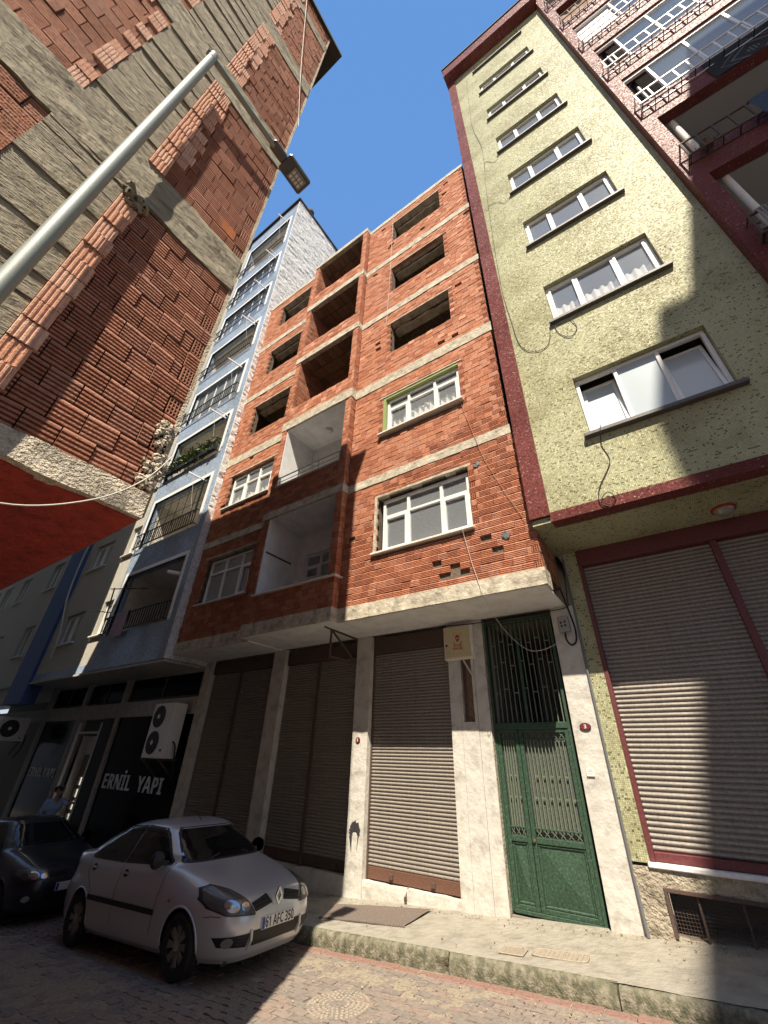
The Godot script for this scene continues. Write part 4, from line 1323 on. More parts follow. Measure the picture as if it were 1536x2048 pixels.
func shop_left(b: Node3D) -> void:
	var g := Geo.new()
	for q in [[-14.2, -14.02], [-16.78, -16.6], [-19.6, -19.3]]:
		g = Geo.new()
		g.box(Vector3(q[0], -1.4, -6.9), Vector3(q[1], 3.55, -6.64))
		part("pillar", g, M.greywall, b)
	g = Geo.new()
	g.box(Vector3(-30, 2.5, -6.88), Vector3(-10.29, 2.9, -6.655))
	part("lintel", g, M.greywall, b)
	for q in [[-14.02, -10.29], [-16.6, -14.2], [-19.3, -16.78]]:
		g = Geo.new()
		if q[0] != -16.6: g.quad(Vector3(q[0], -1.2, -6.7), Vector3(q[1], -1.2, -6.7), Vector3(q[1], 2.5, -6.7), Vector3(q[0], 2.5, -6.7))
		else: g.quad(Vector3(-15.0, -1.2, -6.7), Vector3(q[1], -1.2, -6.7), Vector3(q[1], 2.5, -6.7), Vector3(-15.0, 2.5, -6.7))
		part("shop_pane", g, M.shopglass, b)
		var w := group_part("upper_window", b)
		g = Geo.new()
		for x in [q[0] + 0.1, lerpf(q[0], q[1], 0.5), q[1] - 0.14]: g.bbox(Vector3(x, 2.95, -6.76), Vector3(x + 0.05, 3.5, -6.7), 0.005)
		g.bbox(Vector3(q[0] + 0.1, 2.92, -6.76), Vector3(q[1] - 0.09, 2.96, -6.69), 0.005)
		part("frame", g, M.rust_iron, w)
		g = Geo.new()
		g.quad(Vector3(q[0] + 0.1, 2.95, -6.74), Vector3(q[1] - 0.1, 2.95, -6.74), Vector3(q[1] - 0.1, 3.52, -6.74), Vector3(q[0] + 0.1, 3.52, -6.74))
		part("pane", g, M.shopglass, w)
	# the open shop door: white leaf edge and sheets added for its bright reflection
	g = Geo.new()
	g.bbox(Vector3(-16.56, -1.15, -6.75), Vector3(-16.48, 2.4, -6.68), 0.006)
	g.bbox(Vector3(-15.08, -1.15, -6.75), Vector3(-15.0, 2.4, -6.68), 0.006)
	g.bbox(Vector3(-16.48, 2.1, -6.75), Vector3(-15.08, 2.16, -6.68), 0.006)
	part("shop_door_frame", g, M.trim, b)
	g = Geo.new()
	g.box(Vector3(-16.45, -1.15, -7.2), Vector3(-16.4, 2.05, -6.9))
	g.box(Vector3(-16.4, 1.55, -7.12), Vector3(-15.15, 2.05, -7.1))
	part("shop_panel", g, M.trim, b)
	g = Geo.new()
	for k in 5:
		for j in 2: g.box(Vector3(-16.2 + j * 0.45, 0.75 - k * 0.3, -7.08), Vector3(-15.85 + j * 0.45, 0.95 - k * 0.3, -7.07))
	part("added_pale_sheet", g, M.white_plate, b)
	g = Geo.new()
	g.box(Vector3(-30, -1.5, -8.6), Vector3(-10.3, 3.6, -8.5))
	g.box(Vector3(-30, -1.5, -7.12), Vector3(-15.12, 1.54, -7.11))
	part("shop_back", g, M.room_dark, b)
	words(b, "lettering", "ERNİL", 0.46, at(-13.13, 0.95, -6.69), M.letter, 0.012, true, 1.12)
	words(b, "lettering", "YAPI", 0.46, at(-11.50, 0.95, -6.69), M.letter, 0.012, true, 1.12)
	words(b, "lettering", "ERNİL YAPI", 0.33, at(-18.03, 1.01, -6.69), M.letter, 0.012, true, 1.15)

func ac_unit(label: String, t: Transform3D, w: float, h: float, d: float, fans: Array, mark: String) -> void:
	var a := thing("air_conditioner", label, "air conditioner", Vector3.ZERO, 0, "air conditioner units on the blue block")
	a.transform = t
	var g := Geo.new()
	g.bbox(Vector3(0, 0, -d), Vector3(w, h, 0), 0.015)
	part("case", g, M.ac, a)
	for f in fans:
		var r: float = f[2]
		g = Geo.new()
		g.lathe(Transform3D(Basis(Vector3.RIGHT, PI / 2), Vector3(f[0], f[1], 0.001)), PackedVector2Array([Vector2(r, 0), Vector2(r, 0.012), Vector2(0, 0.013)]), 28)
		part("fan_opening", g, M.black, a)
		g = Geo.new()
		for k in 5:
			var rr := r * (0.25 + 0.18 * k)
			var pts := PackedVector3Array()
			for j in 25: pts.append(Vector3(f[0] + rr * cos(TAU * j / 24.0), f[1] + rr * sin(TAU * j / 24.0), 0.022))
			g.tube(pts, 0.004, 4, -1, false)
		for k in 8: g.bar(Vector3(f[0], f[1], 0.022), Vector3(f[0] + r * cos(TAU * k / 8.0), f[1] + r * sin(TAU * k / 8.0), 0.022), 0.006, 0.006)
		part("fan_guard", g, M.pipe, a)
		g = Geo.new()
		g.lathe(Transform3D(Basis(Vector3.RIGHT, PI / 2), Vector3(f[0], f[1], 0.02)), PackedVector2Array([Vector2(r * 0.2, 0), Vector2(r * 0.2, 0.008), Vector2(0, 0.012)]), 16)
		part("hub", g, M.ac, a)
	g = Geo.new()
	g.box(Vector3(w * 0.80, h * 0.12, 0.0), Vector3(w * 0.88, h * 0.16, 0.01))
	part("badge", g, M.black, a)
	if mark: words(a, "lettering", mark, 0.075, at(w * 0.82, h * 0.86, 0.001), M.pipe, 0.004)
	g = Geo.new()
	for x in [0.12 * w, 0.88 * w]:
		g.bar(Vector3(x, -0.02, 0.05), Vector3(x, -0.02, -d - 0.15), 0.04, 0.04)
		g.bar(Vector3(x, -0.03, 0.0), Vector3(x, -0.4, -d - 0.12), 0.03, 0.03)
	part("bracket", g, M.rust_iron, a)
	g = Geo.new()
	g.tube(curve([Vector3(w, h * 0.3, -d * 0.5), Vector3(w + 0.1, h * 0.2, -d * 0.6), Vector3(w + 0.12, -0.2, -d * 0.8), Vector3(w + 0.05, -0.5, -d - 0.1)], 6), 0.018, 6)
	part("hose", g, M.cable, a)

func more_materials() -> void:
	M.balcony_glass = pane(0.30, 0.38, 0.46, 0.28)
	M.balcony_glass.metallic_specular = 1.0
	M.reed = grained([0.26, 0.24, 0.22], 0.6, 1.4, 0.3, 0.9, 2.0, 0.04, 5, 71)
	M.rug_brown = plain(0.30, 0.19, 0.12, 0.95)
	for q in [["rug_blue", [0.018, 0.030, 0.062], [0.10, 0.14, 0.20], 0], ["rug_dark", [0.02, 0.02, 0.024], [0.12, 0.12, 0.125], 1]]:
		var s := 256
		var im := Image.create(s, s, false, Image.FORMAT_RGB8)
		for y in s:
			for x in s:
				var u := float(x) / s; var w := float(y) / s
				var on := false
				if q[3] == 0:
					var cx := roundf(u * 2.0) / 2.0
					var cy := roundf(w * 2.0 + (0.0 if fmod(cx * 2.0, 2.0) < 0.5 else 0.5)) / 2.0
					on = sin(Vector2(u - cx, (w - cy) * 1.2).length() * 110.0) > 0.45
				else:
					var dd := absf(u - 0.5) * 1.0 + absf(w - 0.5)
					on = (dd > 0.24 and dd < 0.28) or (dd < 0.1 and sin(u * 160.0) > 0.2) or (dd > 0.38 and dd < 0.4)
				var c: Array = q[2] if on else q[1]
				im.set_pixel(x, y, lin(c[0], c[1], c[2]))
		var m := StandardMaterial3D.new()
		m.albedo_texture = ImageTexture.create_from_image(im)
		m.roughness = 0.95
		m.uv1_triplanar = true
		m.uv1_world_triplanar = true
		m.uv1_scale = Vector3.ONE * (1.5 if q[3] == 0 else 0.8)
		M[q[0]] = m

# ---- the raw brick and concrete block on the left, close to the camera ---------------------
const XL := -2.42
const ZC := -0.90
func near_block() -> void:
	var b := thing("raw_brick_building", "unplastered brown hollow-brick gable with boarded concrete column and red underside", "building")
	var kinds := {"main": clay.left, "hole": clay.lefthole, "pale": clay.side}
	var bands := [[2.80, 2.97], [5.215, 5.715], [7.93, 8.48], [10.80, 11.28], [13.62, 13.95]]
	var list := []
	var mortar := Geo.new()
	for i in 5:
		var y: float = bands[i][1]
		var y2: float = bands[i + 1][0] if i < 4 else 14.75
		# right-hand panel, from the corner to the column (u runs from the column to the corner)
		var f := facing(XL, y, 0.05, PI / 2)
		panel(list, f, 0.94, y2 - y, [Rect2(0.0, 0.0, 0.125, 9.0)], 0.173, 0.160, kinds, {"right_ends": true, "left_ends": false, "missing": 0.004, "loose": 0.5, "joint": 0.012, "gap": 0.007})
		wall(mortar, facing(XL - 0.05, y, 0.05, PI / 2), 0.93, y2 - y, 0.2, [])
		# stacked half blocks against the column, set proud, their ribs upright
		var n := int((y2 - y) / 0.158)
		for k in n:
			var w := rng.randf_range(0.115, 0.14)
			brick(list, facing(XL + rng.randf_range(0.02, 0.034), y, 0.052, PI / 2), 0.0, w, k * (y2 - y) / n, (k + 1) * (y2 - y) / n - 0.008, clay.side, true)
			if i > 0 and rng.randf() < 0.75: brick(list, facing(XL + 0.016, y, 0.052, PI / 2), w + 0.004, w + rng.randf_range(0.07, 0.13), k * (y2 - y) / n, (k + 1) * (y2 - y) / n - 0.008, clay.side, true)
		# left-hand panel beyond the column
		f = facing(XL, y, 2.6, PI / 2)
		panel(list, f, 2.06, y2 - y, [], 0.20, 0.160, kinds, {"ends": false, "loose": 0.8, "joint": 0.012, "gap": 0.007})
		for k in n:
			if rng.randf() < 0.5: brick(list, facing(XL + 0.02, y, 0.66, PI / 2), 0.0, 0.11, k * (y2 - y) / n, (k + 1) * (y2 - y) / n - 0.008, clay.side, true)
			if rng.randf() < 0.3: brick(list, facing(XL + 0.016, y, rng.randf_range(0.8, 1.1), PI / 2), 0.0, 0.16, k * (y2 - y) / n, (k + 1) * (y2 - y) / n - 0.008, clay.side, true)
		wall(mortar, facing(XL - 0.05, y, 2.6, PI / 2), 2.06, y2 - y, 0.2, [])
	brick(list, facing(XL + 0.004, 5.715, 0.05, PI / 2), 0.62, 0.80, 0.165, 0.32, clay.orange, true)
	part("mortar_bed", mortar, M.mortar, b)
	lay(list, b, "brick", "far_bricks", M.brick)
	# concrete: floor beams and the wide boarded column
	for i in 5:
		var q: Array = bands[i]
		var g := Geo.new()
		rough_beam(g, facing(XL + (0.012 if i else 0.02), q[0], 2.6, PI / 2), 3.49, q[1] - q[0], 0.25, 0.014 if i else 0.02, 70 + i, 0.05)
		part("floor_beam", g, M.boarded if i else M.rubble, b)
	for i in 5:
		var y: float = bands[i][1] + 0.004
		var y2: float = (bands[i + 1][0] if i < 4 else 14.75) - 0.004
		# cast against boards laid at their own depths
		var yy := y
		while yy < y2 - 0.01:
			var h := minf(rng.randf_range(0.09, 0.17), y2 - yy)
			var g := Geo.new()
			rough_beam(g, facing(XL + 0.01 + rng.randf_range(-0.012, 0.012), yy, 0.545, PI / 2), 0.49, h - 0.004, 0.2, 0.005, int(yy * 40.0), 0.04)
			part("cast_board_strip", g, M.boarded, b)
			yy += h
	var g := Geo.new()
	g.box(Vector3(XL - 0.3, 2.8, ZC - 0.0), Vector3(XL - 0.24, 14.75, 6.0))
	g.box(Vector3(XL - 0.24, 14.75, ZC), Vector3(XL + 0.0, 14.80, 6.0))
	g.box(Vector3(-11.3, 2.80, ZC), Vector3(XL - 0.3, 14.75, 8.0))
	part("core", g, M.mortar, b)
	g = Geo.new()
	rough_beam(g, facing(XL + 0.004, 2.82, ZC + 0.02, PI / 2), 0.03, 11.9, 0.25, 0.006, 90, 0.03)
	part("corner_plaster", g, M.rubble, b)
	# blobs of mortar spilled at the lower corner
	g = Geo.new()
	for k in 110:
		var y := rng.randf_range(3.0, 3.52)
		var zz := -0.80 + 0.10 * absf(y - 3.2) - 0.06 + rng.randfn(0, 0.03)
		g.tbox(Transform3D(Basis.from_euler(Vector3(rng.randf() * 3, rng.randf() * 3, rng.randf() * 3)), Vector3(XL + 0.005, y, zz)), Vector3(0.05, 0.045, 0.04) * rng.randf_range(0.4, 1.1), 0.014)
	part("spilled_mortar", g, M.rubble, b)
	g = Geo.new()
	for q in [[5.16, 0.03], [5.10, -0.02], [5.14, -0.07]]:
		for k in 6: g.tbox(Transform3D(Basis.from_euler(Vector3(rng.randf() * 3, rng.randf() * 3, rng.randf() * 3)), Vector3(XL + 0.03, q[0] + rng.randfn(0, 0.03), q[1] + rng.randfn(0, 0.02))), Vector3(0.08, 0.06, 0.05) * rng.randf_range(0.6, 1.2), 0.018)
	part("spilled_mortar", g, M.boarded, b)
	# red underside of the overhang, set-back ground floor
	g = Geo.new()
	rough_beam(g, Transform3D(Basis(Vector3(1, 0, 0), Vector3(0, 0, 1), Vector3(0, -1, 0)), Vector3(-11.3, 2.795, ZC + 0.01)), 8.86, 1.3, 0.02, 0.004, 91, 0.3)
	part("underside", g, M.redsoffit, b)
	g = Geo.new()
	g.box(Vector3(-11.2, -1.5, 0.3), Vector3(XL - 0.1, 2.79, 8.0))
	part("ground_floor", g, M.redsoffit, b)
	g = Geo.new()
	g.box(Vector3(-11.5, 14.70, ZC - 0.33), Vector3(XL + 0.06, 14.80, 8.0))
	g.box(Vector3(-11.3, 14.80, ZC - 0.2), Vector3(XL + 0.02, 14.9, 8.0))
	part("eaves", g, M.eave, b)

func unseen_blocks() -> void:
	# the neighbours behind the camera, known from the shadows they throw
	var b := thing("apartment_building", "plain apartment block across the street past the narrow gap, seen by its shadow", "building", Vector3(-13.0, -1.5, -0.9))
	var g := Geo.new()
	g.box(Vector3(-50, 0, 0), Vector3(0, 29, 9))
	part("wall", g, M.tower, b)
	g = Geo.new()
	g.box(Vector3(-50.2, 29.0, -0.2), Vector3(0.0, 29.3, 9.2))
	part("roof", g, M.eave, b)
	b = thing("apartment_building", "plain apartment block on the camera's side, seen by its shadow on the shutters", "building", Vector3(6.85, -0.5, 0.6))
	g = Geo.new()
	g.box(Vector3(0, 0, 0), Vector3(12, 25.3, 16))
	part("wall", g, M.tower, b)
	g = Geo.new()
	g.box(Vector3(-0.42, 24.2, 4.3), Vector3(0, 25.3, 5.6))
	part("bay", g, M.tower, b)

func street_lamp() -> void:
	var l := thing("street_lamp", "galvanised street lamp with straight arm and flat grey lantern", "street lamp", Vector3(-2.245, -0.35, 0.167))
	var g := Geo.new()
	g.tube(PackedVector3Array([Vector3(0, 0, 0), Vector3(0, 8.12, 0)]), 0.047, 8, 0.041)
	part("pole", g, M.galv, l)
	g = Geo.new()
	g.tube(PackedVector3Array([Vector3(0, 8.09, 0), Vector3(0, 8.22, 0)]), 0.043, 16)
	g.tube(PackedVector3Array([Vector3(0, 8.16, 0.06), Vector3(0, 8.16, -0.86)]), 0.032, 12)
	part("arm", g, M.galv, l)
	g = Geo.new()
	g.bbox(Vector3(-0.115, 8.13, -1.37), Vector3(0.115, 8.21, -1.02), 0.02)
	g.bbox(Vector3(-0.06, 8.14, -1.03), Vector3(0.06, 8.20, -0.82), 0.02)
	part("lantern", g, M.lamp_body, l)
	g = Geo.new()
	g.bbox(Vector3(-0.075, 8.118, -1.33), Vector3(0.075, 8.131, -1.14), 0.004)
	part("lens", g, M.lens, l)
	for k in 8:
		g = Geo.new()
		g.bbox(Vector3(-0.055 + (k % 2) * 0.06, 8.108, -1.31 + (k / 2) * 0.042), Vector3(-0.012 + (k % 2) * 0.06, 8.119, -1.28 + (k / 2) * 0.042), 0.003)
		part("diode", g, M.white_plate, l)

# ---- ground ----------------------------------------------------------------------------------
func pave_y(x: float) -> float:
	return 0.09 + 0.066 * (x + 0.6)

func ground() -> void:
	var g := Geo.new()
	var slope := func(x: float, d: float, z: float) -> Vector3: return Vector3(x, pave_y(clampf(x, -60, 12)) - d, z)
	g.quad(slope.call(-60.0, 0.176, 30.0), slope.call(12.0, 0.176, 30.0), slope.call(12.0, 0.176, -6.0), slope.call(-60.0, 0.176, -6.0))
	var road := struct("road", g, M.road)
	# interlocking wavy pavers
	var shapes: Array[ArrayMesh] = []
	var tones := [Color(0.265, 0.222, 0.188), Color(0.295, 0.24, 0.20), Color(0.25, 0.215, 0.185), Color(0.28, 0.23, 0.195), Color(0.305, 0.235, 0.19), Color(0.26, 0.225, 0.195)]
	for t in tones:
		var p := Geo.new()
		p.col = t
		var l := 0.098; var w := 0.047; var a := 0.012
		var top: Array[Vector3] = []
		for q in [[-1.0, -1.0], [-0.5, -1.0], [0.0, -1.0], [0.5, -1.0], [1.0, -1.0], [1.0, 1.0], [0.5, 1.0], [0.0, 1.0], [-0.5, 1.0], [-1.0, 1.0]]:
			var off := a * (1.0 if absf(q[0]) == 0.5 and q[0] > 0 else (-1.0 if absf(q[0]) == 0.5 else 0.0))
			top.append(Vector3(q[0] * l, 0, -q[1] * w + off))
		for i in 4:
			p.quad(top[i], top[i + 1], top[8 - i], top[9 - i])
		for i in 10:
			var u := top[i]; var v := top[(i + 1) % 10]
			p.quad(u + Vector3(u.x * 0.02, -0.03, 0), v + Vector3(v.x * 0.02, -0.03, 0), v, u)
		shapes.append(p.mesh(M.paver))
	var list := []
	var tilt := Basis(Vector3(0, 0, 1), atan(0.066))
	for i in range(0, 52):
		for j in range(0, 62):
			var z := -5.03 + i * 0.1
			var x := -10.6 + j * 0.2 + (0.1 if i % 2 else 0.0)
			if z > 0.2 or x > 1.2: continue
			var t := Transform3D(tilt * Basis.from_euler(Vector3(rng.randfn(0, 0.02), rng.randfn(0, 0.02), rng.randfn(0, 0.02))), Vector3(x, pave_y(x) - 0.146 + rng.randfn(0, 0.0025), z))
			list.append([t, shapes[rng.randi() % 6], 0.02])
	lay(list, road, "paver", "far_pavers", M.paver)
	# reddish gutter course along the kerb
	for k in 38:
		var x := -8.4 + k * 0.25
		g = Geo.new()
		g.tbox(Transform3D(tilt * Basis(Vector3.UP, rng.randfn(0, 0.01)), Vector3(x, pave_y(x) - 0.165 + rng.randfn(0, 0.003), -5.155)), Vector3(0.243, 0.05, 0.13), 0.008)
		part("gutter_stone", g, M.gutter, road)
	# trodden dirt that fills the joints and lies in patches by the kerb
	g = Geo.new()
	g.sheet(func(u: float, v: float) -> Vector3:
		var x := -9.0 + u * 10.0; var z := -2.2 - v * 3.05
		var h := 0.012 * noise.get_noise_2d(x * 1.1 + 40.0, z * 1.1) + 0.006 * noise.get_noise_2d(x * 6.0, z * 6.0) + 0.004 * noise.get_noise_2d(x * 30.0, z * 30.0)
		h += 0.010 * exp(-pow((z + 4.75) / 0.35, 2)) * clampf((x + 4.6) * 0.8, 0.0, 1.0) * clampf((-1.9 - x) * 1.2, 0.0, 1.0)
		return Vector3(x, pave_y(x) - 0.1505 + h, z), 300, 100)
	var dirt := put("dirt", g.mesh(M.dirt), self)
	dirt.set_meta("kind", "stuff")
	tag(dirt, "sandy dirt filling the paver joints beside the kerb", "dirt")
	# pavement
	g = Geo.new()
	g.sheet(func(u: float, v: float) -> Vector3:
		var x := -24.0 + u * 34.0; var z := -5.272 - v * 1.88
		return Vector3(x, pave_y(x) + 0.008 * noise.get_noise_2d(x * 1.5, z * 2.0) + 0.004 * noise.get_noise_2d(x * 9.0, z * 9.0) + 0.03 * v, z), 340, 22)
	var pv := struct("pavement", g, M.pavement)
	# kerb: cast lengths, cracked apart, one corner broken out
	var cuts := [-24.0, -16.0, -9.0, -6.2, -2.72, -1.15, 3.2, 9.9]
	for i in cuts.size() - 1:
		var x0: float = cuts[i] + 0.006; var x1: float = cuts[i + 1] - 0.006
		var n := maxi(6, int((x1 - x0) / 0.05))
		g = Geo.new()
		var prof := [Vector2(-5.235, -0.22), Vector2(-5.23, -0.16), Vector2(-5.226, -0.10), Vector2(-5.23, -0.045), Vector2(-5.242, -0.016), Vector2(-5.258, -0.001), Vector2(-5.28, 0.006), Vector2(-5.30, 0.002)]
		var kk := prof.size() - 1
		g.sheet(func(u: float, v: float) -> Vector3:
			var x := lerpf(x0, x1, u)
			var q: Vector2 = prof[roundi(v * kk)]
			var lift := 0.012 * sin(i * 2.3) if i in [3, 4, 5] else 0.0
			var wob := 0.010 * noise.get_noise_2d(x * 2.0, v * 5.0) + 0.005 * noise.get_noise_3d(x * 12.0, v * 14.0, i)
			var bite := 0.0
			if i == 3: bite = 0.05 * exp(-pow((x + 2.74) / 0.10, 2)) * (1.0 if v < 0.4 else 0.0)
			if i == 4: bite = 0.03 * exp(-pow((x + 1.15) / 0.12, 2)) * (1.0 if v > 0.3 and v < 0.8 else 0.0)
			return Vector3(x, pave_y(x) + q.y + lift + wob * 0.7, q.x + wob - bite), n, kk)
		for e in [x0, x1]:
			var pg := PackedVector2Array()
			for q in prof: pg.append(q)
			pg.append(Vector2(-5.30, -0.22))
			for k in range(1, pg.size() - 1): g.tri(Vector3(e, pave_y(e) + pg[0].y, pg[0].x), Vector3(e, pave_y(e) + pg[k].y, pg[k].x), Vector3(e, pave_y(e) + pg[k + 1].y, pg[k + 1].x))
		part("kerb_stone", g, M.kerb, pv)
	# the far road surface beyond what the pavers cover and the ground under the buildings
	g = Geo.new()
	g.quad(Vector3(-300, -4.6, 300), Vector3(300, -4.6, 300), Vector3(300, -4.6, -300), Vector3(-300, -4.6, -300))
	struct("ground", g, M.dirt)

func street_things() -> void:
	# rubber mat in front of the half-sunlit shutter
	var g := Geo.new()
	var mp := func(u: float, v: float) -> Vector3:
		var a := Vector3(-4.80, 0, -5.64).lerp(Vector3(-3.58, 0, -5.76), u)
		var c := Vector3(-4.92, 0, -6.14).lerp(Vector3(-3.59, 0, -6.48), u)
		var p := a.lerp(c, v)
		p.y = pave_y(p.x) + 0.03 * v + 0.022 + 0.006 * noise.get_noise_2d(p.x * 4.0, p.z * 4.0)
		return p
	g.sheet(mp, 24, 10)
	for i in 24:
		var a: Vector3 = mp.call(i / 24.0, 0.0); var c: Vector3 = mp.call((i + 1) / 24.0, 0.0)
		g.quad(a - Vector3(0, 0.014, 0), c - Vector3(0, 0.014, 0), c, a)
	var mat_ := thing("rubber_mat", "worn dark rubber mat lying on the pavement before the shutter", "mat")
	part("sheet", g, M.mat, mat_)
	g = Geo.new()
	for i in 34:
		var p: Vector3 = mp.call(i / 33.0, 0.02)
		g.bbox(p + Vector3(-0.012, -0.012, 0.0), p + Vector3(0.012, 0.002, 0.03), 0.002)
	part("fringe", g, M.mat, mat_)
	# grit and pebbles swept along the kerb and the walls
	g = Geo.new()
	for i in 900:
		var x := rng.randf_range(-5.2, 0.6)
		var z := -5.0 + absf(rng.randfn(0, 0.25))
		var y := pave_y(x) - 0.14
		if i % 3 == 0:
			z = -6.58 + absf(rng.randfn(0, 0.12)); y = pave_y(x) + 0.03
		if i % 3 == 1: z = rng.randf_range(-5.1, -3.2)
		if i % 9 == 0:
			z = rng.randf_range(-6.4, -5.4); y = pave_y(x) + 0.015
		var r := 0.004 + 0.011 * pow(rng.randf(), 3.0)
		g.tbox(Transform3D(Basis.from_euler(Vector3(rng.randf() * 3, rng.randf() * 3, rng.randf() * 3)), Vector3(x, y + r * 0.3, z)), Vector3(r * 1.6, r, r * 1.3), r * 0.3)
	var grit := put("grit", g.mesh(M.base_wall), self)
	grit.set_meta("kind", "stuff")
	tag(grit, "grit and pebbles scattered along kerb and wall foot", "grit")
	# covers in the pavement
	for q in [[-1.96, -5.58, 0.33, 0.22, false, "small square dusty cast cover set in the pavement edge"], [-1.72, -5.66, 0.52, 0.2, true, "oblong rounded cast cover with raised rim set in pavement"]]:
		if not q[4]: q[0] = -2.16
		var c := thing("pavement_cover", q[5], "cover", Vector3(q[0], pave_y(q[0]) + 0.002, q[1]), 0.05, "covers in the pavement")
		c.rotation.z = atan(0.066)
		c.rotation.x = 0.02
		g = Geo.new()
		var w: float = q[2] * 0.5; var h: float = q[3] * 0.5
		if not q[4]: w = 0.12; h = 0.10
		var pol := PackedVector2Array()
		for k in 24:
			var t := TAU * k / 24.0
			var e := 0.35 if q[4] else 0.12
			pol.append(Vector2(w * signf(cos(t)) * pow(absf(cos(t)), e), h * signf(sin(t)) * pow(absf(sin(t)), e)))
		var up := Transform3D(Basis(Vector3.RIGHT, -PI / 2), Vector3.ZERO)
		g.prism(pol, up, 0.012)
		part("plate", g, M.cover, c)
		g = Geo.new()
		var ring := PackedVector3Array()
		for k in 25: ring.append(Vector3(pol[k % 24].x, 0.013, -pol[k % 24].y))
		g.tube(ring, 0.008, 5, -1, false)
		part("rim", g, M.cover, c)
		g = Geo.new()
		for i in 10:
			for j in 5:
				var x := (i - 4.5) * w * 0.17; var z := (j - 2) * h * 0.32
				g.bbox(Vector3(x - w * 0.05, 0.011, z - h * 0.09), Vector3(x + w * 0.05, 0.018, z + h * 0.09), 0.002)
		part("studs", g, M.cover, c)
	# manhole cover in the road, half buried in dirt
	var mh := thing("manhole_cover", "round dusty manhole cover with ringed pattern in the road", "manhole cover", Vector3(-3.29, pave_y(-3.29) - 0.154, -4.20))
	mh.rotation.z = atan(0.066)
	g = Geo.new()
	g.lathe(Transform3D(), PackedVector2Array([Vector2(0.285, -0.03), Vector2(0.285, 0.0), Vector2(0.27, 0.004), Vector2(0, 0.004)]), 40)
	part("plate", g, M.cover, mh)
	for r in [0.09, 0.135, 0.18, 0.225, 0.268]:
		g = Geo.new()
		var n := int(r * 150)
		for k in n:
			var t := TAU * k / n
			g.tbox(Transform3D(Basis(Vector3.UP, -t), Vector3(r * cos(t), 0.006, r * sin(t))), Vector3(0.026, 0.012, 0.026), 0.003)
		part("stud_ring", g, M.cover, mh)
	# fuse box on the pillar
	var fb := thing("fuse_box", "beige steel fuse box with red skull sign on the pillar", "fuse box", Vector3(-2.975, 3.115, -6.64))
	g = Geo.new()
	g.bbox(Vector3(-0.27, -0.02, 0.0), Vector3(0.27, 0.53, 0.10), 0.008)
	part("case", g, M.sill, fb)
	g = Geo.new()
	g.bbox(Vector3(-0.245, 0.005, 0.102), Vector3(0.225, 0.505, 0.122), 0.006)
	part("door", g, M.beige_steel, fb)
	g = Geo.new()
	g.lathe(Transform3D(Basis(Vector3.RIGHT, PI / 2), Vector3(-0.205, 0.21, 0.121)), PackedVector2Array([Vector2(0.018, 0), Vector2(0.018, 0.012), Vector2(0, 0.014)]), 12)
	part("lock", g, M.black, fb)
	var sk := Geo.new()
	var head := PackedVector2Array()
	for k in 20: head.append(Vector2(0.042 * cos(TAU * k / 20.0), 0.325 + 0.05 * sin(TAU * k / 20.0)))
	sk.prism(head, at(0, 0, 0.122), 0.002)
	sk.box(Vector3(-0.022, 0.262, 0.122), Vector3(0.022, 0.285, 0.124))
	for s in [-1.0, 1.0]:
		sk.obox(Transform3D(Basis(Vector3(0, 0, 1), s * 0.65), Vector3(s * 0.065, 0.235, 0.123)), Vector3(0.05, 0.012, 0.002))
		sk.obox(Transform3D(Basis(Vector3(0, 0, 1), s * 0.9), Vector3(s * 0.062, 0.385, 0.123)), Vector3(0.03, 0.010, 0.002))
	part("skull_sign", sk, M.red_ink, fb)
	sk = Geo.new()
	for s in [-1.0, 1.0]:
		var eye := PackedVector2Array()
		for k in 10: eye.append(Vector2(s * 0.017 + 0.012 * cos(TAU * k / 10.0), 0.318 + 0.013 * sin(TAU * k / 10.0)))
		sk.prism(eye, at(0, 0, 0.124), 0.001)
	sk.prism(PackedVector2Array([Vector2(-0.006, 0.292), Vector2(0.006, 0.292), Vector2(0, 0.305)]), at(0, 0, 0.124), 0.001)
	part("skull_holes", sk, M.beige_steel, fb)
	words(fb, "lettering", "ÖLÜM", 0.05, at(0.0, 0.195, 0.123), M.red_ink, 0.002)
	words(fb, "lettering", "TEHLİKE", 0.05, at(0.0, 0.145, 0.123), M.red_ink, 0.002)
	# meter box high on the right-hand pillar
	var mb := thing("meter_box", "small grey cable box with black marks beside the grille", "meter box", Vector3(-1.24, 3.33, -6.63))
	g = Geo.new()
	g.bbox(Vector3(-0.08, 0, 0), Vector3(0.08, 0.235, 0.07), 0.01)
	part("case", g, M.pipe2, mb)
	g = Geo.new()
	for q in [[-0.045, 0.12], [-0.04, 0.07], [0.01, 0.075], [0.012, 0.13]]: g.box(Vector3(q[0], q[1], 0.07), Vector3(q[0] + 0.028, q[1] + 0.03, 0.073))
	part("mark", g, M.black, mb)
	g = Geo.new()
	g.tube(curve([Vector3(-0.01, 0.0, 0.035), Vector3(-0.005, -0.12, 0.03), Vector3(0.05, -0.19, 0.02), Vector3(0.12, -0.14, 0.015), Vector3(0.14, 0.05, 0.01), Vector3(0.10, 0.35, 0.0), Vector3(0.04, 0.75, 0.0)], 8), 0.013, 7)
	part("lead", g, M.cable, mb)
